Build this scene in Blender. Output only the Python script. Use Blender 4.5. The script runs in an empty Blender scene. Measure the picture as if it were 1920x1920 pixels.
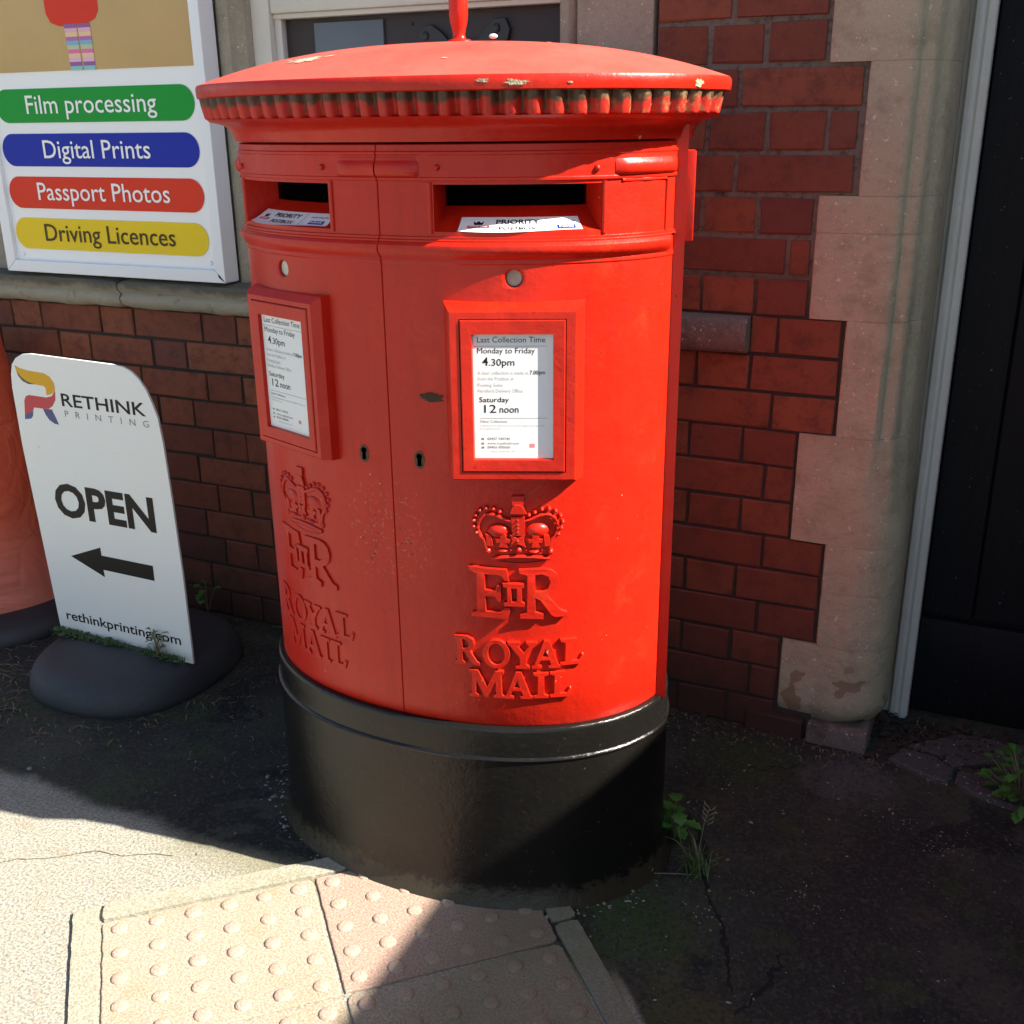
import bpy, bmesh, math, random
from mathutils import Vector, Matrix, noise as mnoise
random.seed(7)
SC = bpy.context.scene
COL = SC.collection
PI = math.pi
# ------------------------------------------------------------------ camera, light, exposure
cd = bpy.data.cameras.new('camera'); cam = bpy.data.objects.new('camera', cd); COL.objects.link(cam); SC.camera = cam
cd.sensor_width = 36.0; cd.lens = 2020.5 / 1920 * 36; cd.clip_end = 500; cd.clip_start = 0.02
p_, y_, r_ = 0.346163, -0.434619, 0.0115843
fwd = Vector((math.sin(y_)*math.cos(p_), math.cos(y_)*math.cos(p_), -math.sin(p_)))
rgt = Vector((math.cos(y_), -math.sin(y_), 0)); dwn = fwd.cross(rgt)
r2 = math.cos(r_)*rgt + math.sin(r_)*dwn; d2 = -math.sin(r_)*rgt + math.cos(r_)*dwn
M = Matrix.Identity(4)
for i in range(3):
    M[i][0] = r2[i]; M[i][1] = -d2[i]; M[i][2] = -fwd[i]
M[0][3], M[1][3], M[2][3] = 0.0, -2.41563, 1.44401
cam.matrix_world = M
SUN = Vector((1.0, 0.13, 0.88)).normalized()
w = bpy.data.worlds.new('World'); SC.world = w; w.use_nodes = True
wn = w.node_tree.nodes; wl = w.node_tree.links
sky = wn.new('ShaderNodeTexSky'); sky.sky_type = 'NISHITA'; sky.sun_disc = False; sky.dust_density = 1.6; sky.ozone_density = 0.5
sky.sun_elevation = math.asin(SUN.z); sky.sun_rotation = math.atan2(SUN.x, SUN.y)
wl.new(sky.outputs[0], wn['Background'].inputs[0]); wn['Background'].inputs[1].default_value = 0.062
sd = bpy.data.lights.new('sun', 'SUN'); sd.energy = 4.8; sd.angle = math.radians(0.55); sd.color = (1.0, 0.93, 0.82)
so = bpy.data.objects.new('sun', sd); COL.objects.link(so); so.rotation_euler = (-SUN).to_track_quat('-Z', 'Y').to_euler()
so.location = SUN*20
SC.view_settings.view_transform = 'Standard'; SC.view_settings.look = 'None'
SC.view_settings.exposure = 1.72; SC.view_settings.gamma = 1.0; SC.view_settings.use_curve_mapping = False
SC.render.engine = 'CYCLES'

# ------------------------------------------------------------------ helpers
def tag(o, label=None, cat=None, group=None, kind=None):
    if label: o['label'] = label
    if cat: o['category'] = cat
    if group: o['group'] = group
    if kind: o['kind'] = kind
    return o
def empty(name, loc=(0, 0, 0), **k):
    o = bpy.data.objects.new(name, None); COL.objects.link(o); o.location = loc; o.empty_display_size = .1
    return tag(o, **k)
def link(name, me, mat=None, parent=None, smooth=None, **k):
    o = bpy.data.objects.new(name, me); COL.objects.link(o)
    if mat is not None and not me.materials: me.materials.append(mat)
    if parent is not None:
        o.parent = parent
        o.matrix_parent_inverse = Matrix.Translation(-Vector(abs_loc(parent)))
    if smooth is not None:
        try: me.set_sharp_from_angle(angle=math.radians(smooth))
        except Exception: pass
        if smooth:
            for p in me.polygons: p.use_smooth = True
            try: me.set_sharp_from_angle(angle=math.radians(smooth))
            except Exception: pass
    return tag(o, **k)
def abs_loc(o):
    v = Vector(o.location)
    if o.parent is not None: v += o.matrix_parent_inverse.translation + abs_loc(o.parent)
    return v
class MB:
    """collects shapes into one mesh (world coordinates)"""
    def __init__(s): s.v = []; s.f = []
    def add(s, v, f):
        n = len(s.v); s.v += [tuple(a) for a in v]; s.f += [tuple(i+n for i in q) for q in f]; return s
    def box(s, x0, x1, y0, y1, z0, z1):
        v = [(x, y, z) for z in (z0, z1) for y in (y0, y1) for x in (x0, x1)]
        return s.add(v, [(0,2,3,1), (4,5,7,6), (0,1,5,4), (2,6,7,3), (0,4,6,2), (1,3,7,5)])
    def tube(s, pts, rad, n=8, cap=True, flat=None):
        pts = [Vector(p) for p in pts]; R = rad if hasattr(rad, '__len__') else [rad]*len(pts)
        base = len(s.v); up = Vector((0, 0, 1))
        for i, p in enumerate(pts):
            t = (pts[min(i+1, len(pts)-1)] - pts[max(i-1, 0)]).normalized()
            a = t.cross(up)
            if a.length < .1: a = t.cross(Vector((0, 1, 0)))
            a.normalize(); b = a.cross(t)
            fl = flat if flat else 1
            for k in range(n):
                th = 2*PI*k/n
                s.v.append(tuple(p + a*math.cos(th)*R[i] + b*math.sin(th)*R[i]*fl))
        for i in range(len(pts)-1):
            for k in range(n):
                a0 = base+i*n+k; a1 = base+i*n+(k+1) % n
                s.f.append((a0, a1, a1+n, a0+n))
        if cap:
            s.f.append(tuple(base+k for k in reversed(range(n)))); e = base+(len(pts)-1)*n
            s.f.append(tuple(e+k for k in range(n)))
        return s
    def ball(s, c, r, n=8, m=5):
        c = Vector(c); r = Vector(r) if hasattr(r, '__len__') else Vector((r, r, r)); b = len(s.v)
        for i in range(1, m):
            ph = PI*i/m
            for k in range(n):
                th = 2*PI*k/n
                s.v.append((c.x+r.x*math.sin(ph)*math.cos(th), c.y+r.y*math.sin(ph)*math.sin(th), c.z+r.z*math.cos(ph)))
        t = len(s.v); s.v.append((c.x, c.y, c.z+r.z)); s.v.append((c.x, c.y, c.z-r.z))
        for i in range(m-2):
            for k in range(n):
                a = b+i*n+k; a1 = b+i*n+(k+1) % n
                s.f.append((a, a+n, a1+n, a1))
        for k in range(n):
            s.f.append((t, b+k, b+(k+1) % n)); e = b+(m-2)*n
            s.f.append((t+1, e+(k+1) % n, e+k))
        return s
    def grid(s, rows, closed=False):
        b = len(s.v); m = len(rows[0])
        for r in rows: s.v += [tuple(p) for p in r]
        for i in range(len(rows)-1):
            for k in range(m if closed else m-1):
                a = b+i*m+k; a1 = b+i*m+(k+1) % m
                s.f.append((a, a1, a1+m, a+m))
        return s
    def mesh(s, name='m', flip=False):
        me = bpy.data.meshes.new(name); me.from_pydata(s.v, [], [tuple(reversed(f)) for f in s.f] if flip else s.f); me.update()
        return me
    def build(s, name, mat, parent=None, smooth=30, bevel=0, bseg=2, **k):
        me = s.mesh(name)
        if bevel:
            bm = bmesh.new(); bm.from_mesh(me); bmesh.ops.remove_doubles(bm, verts=bm.verts, dist=1e-6)
            bmesh.ops.bevel(bm, geom=list(bm.edges), offset=bevel, segments=bseg, profile=.5, affect='EDGES', clamp_overlap=True)
            bm.to_mesh(me); bm.free()
        return link(name, me, mat, parent, smooth, **k)

def shape(polys, extrude=0.0, bevel=0.0):
    """flat filled outlines (holes by overlap) -> verts, faces in local x,y,z"""
    cu = bpy.data.curves.new('c', 'CURVE'); cu.dimensions = '2D'; cu.fill_mode = 'BOTH'; cu.extrude = extrude; cu.bevel_depth = bevel; cu.bevel_resolution = 1
    for pl in polys:
        sp = cu.splines.new('POLY'); sp.points.add(len(pl)-1)
        for i, (a, b) in enumerate(pl): sp.points[i].co = (a, b, 0, 1)
        sp.use_cyclic_u = True
    o = bpy.data.objects.new('c', cu); me = o.to_mesh()
    v = [tuple(x.co) for x in me.vertices]; f = [tuple(p.vertices) for p in me.polygons]
    o.to_mesh_clear(); bpy.data.objects.remove(o); bpy.data.curves.remove(cu)
    return v, f
def text(body, bold=0.0, spacing=1.0):
    cu = bpy.data.curves.new('t', 'FONT'); cu.body = body; cu.offset = bold; cu.space_character = spacing; cu.fill_mode = 'FRONT'; cu.resolution_u = 3
    o = bpy.data.objects.new('t', cu); me = o.to_mesh()
    v = [tuple(x.co) for x in me.vertices]; f = [tuple(p.vertices) for p in me.polygons]
    o.to_mesh_clear(); bpy.data.objects.remove(o); bpy.data.curves.remove(cu)
    return v, f
def text_fit(mb, body, x0, x1, zb, cap, place, bold=0.0, spacing=1.0, italic=0.0):
    """put text with its baseline at zb, capitals of height cap, spanning x0..x1; place(x, z) -> point"""
    v, f = text(body, bold, spacing)
    if not v: return
    a = min(p[0] for p in v); b = max(p[0] for p in v)
    hv, _ = text('H', bold); h0 = min(p[1] for p in hv); h1 = max(p[1] for p in hv)
    sc = cap/(h1-h0)
    mb.add([place(x0+(p[0]-a)/(b-a)*(x1-x0)+italic*(p[1]-h0)*sc, zb+(p[1]-h0)*sc) for p in v], f)

# ------------------------------------------------------------------ materials
def newmat(name):
    m = bpy.data.materials.new(name); m.use_nodes = True; nt = m.node_tree
    return m, nt, nt.nodes, nt.links, nt.nodes['Principled BSDF']
def N(nt, t, **k):
    n = nt.nodes.new(t)
    for a, b in k.items():
        if a.startswith('i_'): n.inputs[int(a[2:])].default_value = b
        else: setattr(n, a, b)
    return n
def noise(nt, scale, detail=4, rough=.55, coord=None, dist=0):
    n = N(nt, 'ShaderNodeTexNoise'); n.inputs['Scale'].default_value = scale; n.inputs['Detail'].default_value = detail
    n.inputs['Roughness'].default_value = rough; n.inputs['Distortion'].default_value = dist
    if coord is not None: nt.links.new(coord, n.inputs['Vector'])
    return n.outputs['Fac']
def ramp(nt, fac, stops):
    r = N(nt, 'ShaderNodeValToRGB'); e = r.color_ramp.elements
    while len(e) < len(stops): e.new(.5)
    for i, (p, c) in enumerate(stops):
        e[i].position = p; e[i].color = c if len(c) == 4 else (*c, 1)
    nt.links.new(fac, r.inputs[0]); return r.outputs[0]
def mixc(nt, fac, a, b, mode='MIX'):
    m = N(nt, 'ShaderNodeMix', data_type='RGBA', blend_type=mode)
    for i, x in ((0, fac), (6, a), (7, b)):
        if isinstance(x, (int, float)): m.inputs[i].default_value = x
        elif isinstance(x, tuple): m.inputs[i].default_value = (*x, 1) if len(x) == 3 else x
        else: nt.links.new(x, m.inputs[i])
    return m.outputs[2]
def mathn(nt, op, a, b=0.0, c=0.0, clamp=False):
    m = N(nt, 'ShaderNodeMath', operation=op, use_clamp=clamp)
    for i, x in enumerate((a, b, c)):
        if isinstance(x, (int, float)): m.inputs[i].default_value = x
        else: nt.links.new(x, m.inputs[i])
    return m.outputs[0]
def bump(nt, bsdf, hs):
    prev = None
    for h, st, d in hs:
        b = N(nt, 'ShaderNodeBump'); b.inputs['Strength'].default_value = st; b.inputs['Distance'].default_value = d
        nt.links.new(h, b.inputs['Height'])
        if prev is not None: nt.links.new(prev, b.inputs['Normal'])
        prev = b.outputs[0]
    nt.links.new(prev, bsdf.inputs['Normal'])
def pos(nt): return N(nt, 'ShaderNodeNewGeometry').outputs['Position']
def step(nt, x, a, b):
    m = N(nt, 'ShaderNodeMapRange', interpolation_type='SMOOTHSTEP'); nt.links.new(x, m.inputs[0])
    m.inputs[1].default_value = a; m.inputs[2].default_value = b; return m.outputs[0]
def plain(name, col, rough=.5, metal=0.0, grain=0.0, gscale=200, gd=.0004, var=0.12, vscale=6, spec=.5):
    m, nt, n, l, b = newmat(name)
    g = noise(nt, vscale, 5, .6, pos(nt))
    c = mixc(nt, g, tuple(x*(1-var) for x in col), tuple(min(1, x*(1+var)) for x in col)); l.new(c, b.inputs['Base Color'])
    b.inputs['Roughness'].default_value = rough; b.inputs['Metallic'].default_value = metal; b.inputs['Specular IOR Level'].default_value = spec
    if grain: bump(nt, b, [(noise(nt, gscale, 3, .6, pos(nt)), grain, gd)])
    return m

def m_red(name='red_paint', cap=False):
    m, nt, n, l, b = newmat(name); P = pos(nt)
    big = noise(nt, 5, 5, .6, P)
    c = mixc(nt, big, (.42, .0085, .0032), (.57, .0185, .0045))
    mp = N(nt, 'ShaderNodeMapping'); mp.inputs['Scale'].default_value = (1, 1, .10); l.new(P, mp.inputs[0])
    streak = noise(nt, 45, 6, .7, mp.outputs[0])
    c = mixc(nt, mathn(nt, 'MULTIPLY', step(nt, streak, .48, .70), .38), c, (.36, .009, .004))
    c = mixc(nt, mathn(nt, 'MULTIPLY', step(nt, noise(nt, 11, 7, .7, P), .54, .78), .32), c, (.68, .06, .020))
    sx = N(nt, 'ShaderNodeSeparateXYZ'); l.new(P, sx.inputs[0])
    # scuffed zone round the closing edges of the two doors
    dx = mathn(nt, 'ABSOLUTE', mathn(nt, 'ADD', sx.outputs['X'], .96)); dz = mathn(nt, 'ABSOLUTE', mathn(nt, 'SUBTRACT', sx.outputs['Z'], .76))
    zone = mathn(nt, 'MULTIPLY', step(nt, dx, .11, .03), step(nt, dz, .13, .03))
    c = mixc(nt, mathn(nt, 'MULTIPLY', zone, step(nt, noise(nt, 120, 4, .7, P), .56, .66)), c, (.50, .13, .09))
    sc = step(nt, noise(nt, 140, 4, .75, P), .70, .74)
    c = mixc(nt, mathn(nt, 'MULTIPLY', sc, step(nt, noise(nt, 7, 4, .6, P), .46, .62)), c, (.56, .22, .16))
    chn = noise(nt, 70, 3, .55, P); ch = step(nt, chn, .735, .75)
    c = mixc(nt, mathn(nt, 'MULTIPLY', ch, step(nt, noise(nt, 4, 2, .5, P), .50, .58)), c, (.60, .40, .30))
    pit = step(nt, noise(nt, 125, 2, .5, P), .745, .76)
    c = mixc(nt, mathn(nt, 'MULTIPLY', pit, step(nt, noise(nt, 3, 2, .5, P), .47, .58)), c, (.07, .015, .010))
    if cap:
        c = mixc(nt, mathn(nt, 'ADD', mathn(nt, 'MULTIPLY', noise(nt, 4, 6, .7, P), .5), .12), c, (.56, .19, .15))  # paler, pinker mix for the top of the cap
    l.new(c, b.inputs['Base Color'])
    rg = mathn(nt, 'ADD', mathn(nt, 'MULTIPLY', noise(nt, 16, 6, .7, P), .24), .24 if not cap else .40); l.new(rg, b.inputs['Roughness'])
    b.inputs['Specular IOR Level'].default_value = .38
    bump(nt, b, [(noise(nt, 9, 3, .5, P), .35, .008), (noise(nt, 34, 4, .6, P, .4), .26, .0040), (noise(nt, 170, 3, .65, P), .38, .0008), (streak, .25, .0012), (chn, -.15, .001)])
    return m
RED = m_red(); REDCAP = m_red('red_paint_pale_cap', True)
def m_flute():
    m, nt, n, l, b = newmat('red_paint_with_algae'); P = pos(nt)
    c = mixc(nt, noise(nt, 6, 5, .6, P), (.42, .0085, .0035), (.56, .022, .007))
    sep = N(nt, 'ShaderNodeSeparateXYZ'); l.new(P, sep.inputs[0])
    h = mathn(nt, 'ADD', sep.outputs['Z'], mathn(nt, 'MULTIPLY', noise(nt, 34, 4, .65, P), .045))
    moss = step(nt, h, 1.4935, 1.5035)
    alg = mixc(nt, noise(nt, 90, 3, .6, P), (.012, .016, .006), (.055, .05, .02))
    gm = N(nt, 'ShaderNodeNewGeometry'); gr = step(nt, gm.outputs['Pointiness'], .500, .470)
    moss = mathn(nt, 'MAXIMUM', moss, mathn(nt, 'MULTIPLY', gr, step(nt, noise(nt, 30, 5, .7, P), .40, .56)))
    c = mixc(nt, mathn(nt, 'MULTIPLY', moss, .92), c, alg)
    rt = mathn(nt, 'MULTIPLY', step(nt, sep.outputs['X'], -.72, -.5), step(nt, noise(nt, 70, 5, .7, P), .50, .62))
    c = mixc(nt, mathn(nt, 'MULTIPLY', rt, .75), c, (.26, .17, .07))
    l.new(c, b.inputs['Base Color']); b.inputs['Roughness'].default_value = .55
    bump(nt, b, [(noise(nt, 60, 4, .6, P), .5, .002)])
    return m
FLUTE = m_flute()
def m_black():
    m, nt, n, l, b = newmat('black_gloss_paint'); P = pos(nt)
    sep = N(nt, 'ShaderNodeSeparateXYZ'); l.new(P, sep.inputs[0])
    dirt = mathn(nt, 'MULTIPLY', step(nt, mathn(nt, 'SUBTRACT', mathn(nt, 'MULTIPLY', noise(nt, 32, 7, .75, P), .13), sep.outputs['Z']), .015, .040), .75)
    c = mixc(nt, noise(nt, 14, 5, .6, P), (.006, .0058, .0055), (.012, .0108, .009))
    sc = step(nt, noise(nt, 85, 5, .7, P), .62, .75)
    c = mixc(nt, mathn(nt, 'MULTIPLY', sc, .4), c, (.10, .09, .075))
    c = mixc(nt, dirt, c, (.050, .040, .024))
    rs = mathn(nt, 'MULTIPLY', step(nt, noise(nt, 60, 4, .6, P), .73, .75), step(nt, noise(nt, 5, 2, .5, P), .5, .6)); c = mixc(nt, rs, c, (.035, .02, .012)); l.new(c, b.inputs['Base Color']); b.inputs['Specular IOR Level'].default_value = .38
    r = mathn(nt, 'ADD', mathn(nt, 'MULTIPLY', noise(nt, 30, 6, .75, P), .34), .01); l.new(r, b.inputs['Roughness'])
    bump(nt, b, [(noise(nt, 75, 5, .7, P), .55, .003), (noise(nt, 9, 3, .5, P), .2, .006)])
    return m
BLACK = m_black()
def m_brick():
    m, nt, n, l, b = newmat('red_brick'); oi = N(nt, 'ShaderNodeObjectInfo'); P = pos(nt); sep0 = N(nt, 'ShaderNodeSeparateXYZ'); l.new(P, sep0.inputs[0])
    r = oi.outputs['Random']
    c = ramp(nt, r, [(0, (.165, .040, .018)), (.3, (.22, .056, .023)), (.6, (.28, .084, .035)), (.86, (.20, .048, .020)), (.93, (.115, .032, .030)), (1, (.25, .074, .030))])
    c = mixc(nt, mathn(nt, 'MULTIPLY', step(nt, noise(nt, 18, 6, .75, P), .42, .68), .8), c, (.095, .024, .016))
    wr = step(nt, sep0.outputs['X'], -1.5, -1.0)
    c = mixc(nt, mathn(nt, 'MULTIPLY', wr, .30), c, (.10, .028, .010))
    c = mixc(nt, mathn(nt, 'MULTIPLY', step(nt, noise(nt, 120, 4, .7, P), .63, .72), .5), c, (.36, .16, .10))
    sep = N(nt, 'ShaderNodeSeparateXYZ'); l.new(P, sep.inputs[0])
    damp_shade = step(nt, mathn(nt, 'ADD', sep.outputs['Z'], mathn(nt, 'MULTIPLY', noise(nt, 5, 4, .6, P), .5)), 1.15, .30)  # bricks painted darker towards the ground, standing in for shade
    c = mixc(nt, mathn(nt, 'MULTIPLY', damp_shade, .45), c, (.085, .024, .016))
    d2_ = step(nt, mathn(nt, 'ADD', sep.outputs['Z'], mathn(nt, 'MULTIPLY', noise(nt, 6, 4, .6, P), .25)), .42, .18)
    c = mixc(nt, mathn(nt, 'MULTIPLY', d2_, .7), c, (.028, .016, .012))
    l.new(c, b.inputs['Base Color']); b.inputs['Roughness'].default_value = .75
    bump(nt, b, [(noise(nt, 160, 4, .7, P), .35, .0012), (noise(nt, 30, 3, .6, P), .35, .003)])
    return m
BRICK = m_brick()
def m_mortar():
    m, nt, n, l, b = newmat('lime_mortar'); P = pos(nt)
    sep = N(nt, 'ShaderNodeSeparateXYZ'); l.new(P, sep.inputs[0])
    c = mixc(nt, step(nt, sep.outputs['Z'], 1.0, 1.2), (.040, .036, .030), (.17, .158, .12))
    c = mixc(nt, step(nt, noise(nt, 60, 5, .7, P), .45, .75), c, (.05, .045, .04)); l.new(c, b.inputs['Base Color'])
    b.inputs['Roughness'].default_value = .95
    c = None
    bump(nt, b, [(noise(nt, 110, 5, .75, P), .9, .004)])
    return m
MORTAR = m_mortar()
def m_stone(name, a, bcol, dark, amt=.5, damp_shade=False):
    m, nt, n, l, b = newmat(name); P = pos(nt)
    c = mixc(nt, noise(nt, 4, 6, .6, P), a, bcol)
    c = mixc(nt, mathn(nt, 'MULTIPLY', step(nt, noise(nt, 9, 7, .7, P), .48, .72), amt), c, dark)
    c = mixc(nt, mathn(nt, 'MULTIPLY', step(nt, noise(nt, 190, 3, .7, P), .60, .68), .35), c, (.66, .62, .52))
    c = mixc(nt, mathn(nt, 'MULTIPLY', step(nt, noise(nt, 70, 6, .75, P), .50, .70), .35), c, dark)
    c = mixc(nt, mathn(nt, 'MULTIPLY', step(nt, noise(nt, 95, 2, .5, P), .69, .71), .6), c, (.70, .67, .58))
    if damp_shade:
        sep = N(nt, 'ShaderNodeSeparateXYZ'); l.new(P, sep.inputs[0])
        sp = mathn(nt, 'MULTIPLY', step(nt, noise(nt, 15, 3, .45, P), .60, .61), step(nt, sep.outputs['Z'], .26, .17))
        c = mixc(nt, mathn(nt, 'MULTIPLY', sp, .8), c, (.24, .17, .09))
        c = mixc(nt, mathn(nt, 'MULTIPLY', step(nt, sep.outputs['Z'], .10, .02), .7), c, (.09, .07, .05))
    l.new(c, b.inputs['Base Color']); b.inputs['Roughness'].default_value = .9
    bump(nt, b, [(noise(nt, 200, 4, .7, P), .5, .0015), (noise(nt, 26, 7, .7, P), .75, .009)])
    return m
STONE = m_stone('bath_stone', (.36, .325, .215), (.485, .445, .31), (.22, .205, .13), .6, damp_shade=True)
STONEG = m_stone('grey_weathered_stone', (.29, .265, .20), (.39, .355, .27), (.17, .15, .11), .6)
STONED = m_stone('dark_weathered_stone', (.10, .09, .075), (.20, .175, .15), (.03, .03, .026), .8)
def m_sill():
    m, nt, n, l, b = newmat('lichened_sill_stone'); P = pos(nt); G = N(nt, 'ShaderNodeNewGeometry')
    sep = N(nt, 'ShaderNodeSeparateXYZ'); l.new(P, sep.inputs[0])
    c = mixc(nt, noise(nt, 7, 6, .65, P), (.30, .27, .20), (.40, .36, .27))
    h = mathn(nt, 'ADD', sep.outputs['Z'], mathn(nt, 'MULTIPLY', noise(nt, 14, 6, .7, P), .05))
    c = mixc(nt, mathn(nt, 'MULTIPLY', step(nt, h, 1.025, 1.05), .85), c, (.065, .065, .055))
    c = mixc(nt, mathn(nt, 'MULTIPLY', step(nt, noise(nt, 20, 5, .7, P), .56, .7), .6), c, (.10, .09, .06))
    l.new(c, b.inputs['Base Color']); b.inputs['Roughness'].default_value = .95
    bump(nt, b, [(noise(nt, 60, 6, .75, P), .9, .006)])
    return m
SILL = m_sill()
def m_white_wood():
    m, nt, n, l, b = newmat('peeling_white_paint'); P = pos(nt)
    mp = N(nt, 'ShaderNodeMapping'); mp.inputs['Scale'].default_value = (1, 1, .25); l.new(P, mp.inputs[0])
    cr = step(nt, noise(nt, 55, 6, .8, mp.outputs[0]), .66, .70)
    c = mixc(nt, noise(nt, 8, 5, .6, P), (.54, .52, .46), (.68, .66, .59)); c = mixc(nt, mathn(nt, 'MULTIPLY', cr, .8), c, (.11, .10, .09))
    l.new(c, b.inputs['Base Color']); b.inputs['Roughness'].default_value = .5
    bump(nt, b, [(cr, -.6, .0015), (noise(nt, 40, 4, .6, P), .3, .002)])
    return m
WOOD = m_white_wood()
WHITEGLOSS = plain('white_aluminium', (.80, .83, .86), .28, 0, .05, 300, .0002, .04, 3)
PANEL = plain('white_sign_panel', (.85, .87, .88), .22, var=.03, vscale=2)
def m_aboard():
    m, nt, n, l, b = newmat('white_printed_panel'); P = pos(nt)
    c = mixc(nt, noise(nt, 3, 5, .6, P), (.76, .79, .79), (.84, .84, .78))
    sp = N(nt, 'ShaderNodeSeparateXYZ'); l.new(P, sp.inputs[0])
    low = step(nt, mathn(nt, 'ADD', sp.outputs['Z'], mathn(nt, 'MULTIPLY', noise(nt, 18, 6, .7, P), .09)), .19, .10)
    c = mixc(nt, mathn(nt, 'MULTIPLY', low, .6), c, (.42, .40, .33))
    c = mixc(nt, mathn(nt, 'MULTIPLY', step(nt, noise(nt, 150, 2, .5, P), .74, .76), .7), c, (.25, .24, .2))
    l.new(c, b.inputs['Base Color']); b.inputs['Roughness'].default_value = .3; return m
ABOARD = m_aboard()
def flat(name, c, r=.4): return plain(name, c, r, var=.03, spec=.22)
GREEN = flat('green_print', (.004, .30, .035), .3); BLUE = flat('blue_print', (.004, .022, .36), .3)
REDP = flat('red_print', (.68, .035, .012), .3); YEL = flat('yellow_print', (.80, .58, .015), .3)
WHITEP = flat('white_print', (.88, .88, .88), .3); DARKP = flat('dark_print', (.011, .010, .009), .4); BROWNP = flat('brown_print', (.06, .038, .012), .4)
GREYP = flat('grey_print', (.22, .22, .22), .4); PALEGREY = flat('pale_grey_print', (.45, .45, .45), .4)
BLACKP = flat('black_print', (.012, .012, .012), .4)
PAPER = flat('white_notice_paper', (.78, .80, .80), .35)
RUBBER = plain('black_rubber', (.034, .037, .040), .62, 0, .8, 260, .0012, .45, 120)
RUBBER2 = plain('worn_black_rubber', (.028, .028, .030), .55, 0, .5, 300, .0008, .25, 10)
IRON = plain('dark_iron', (.018, .022, .025), .45, 0, .5, 60, .003, .3, 20)
DARKWOOD = plain('dark_brown_board', (.040, .030, .027), .55, 0, .3, 60, .001, .3, 6)
GREYPL = plain('grey_metal_plate', (.13, .15, .17), .35, 0, .1, 100, .0005, .1, 5)
BRASS = plain('worn_brass', (.085, .05, .022), .6, .2, var=.5, vscale=150)
VOID = plain('dark_inside', (.0015, .0015, .0015), 1, var=0, spec=0)
ENAMEL = plain('white_enamel', (.50, .50, .42), .35, var=.35, vscale=90)
def m_door():
    m, nt, n, l, b = newmat('black_door_paint'); P = pos(nt)
    mp = N(nt, 'ShaderNodeMapping'); mp.inputs['Scale'].default_value = (1, 1, .06); l.new(P, mp.inputs[0])
    c = mixc(nt, noise(nt, 60, 5, .6, mp.outputs[0]), (.004, .005, .007), (.010, .0115, .014)); b.inputs['Specular IOR Level'].default_value = .10
    c = mixc(nt, step(nt, noise(nt, 140, 2, .5, P), .74, .76), c, (.12, .13, .14))
    l.new(c, b.inputs['Base Color']); b.inputs['Roughness'].default_value = .5
    bump(nt, b, [(noise(nt, 60, 4, .6, mp.outputs[0]), .3, .002)])
    return m
DOOR = m_door()
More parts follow.
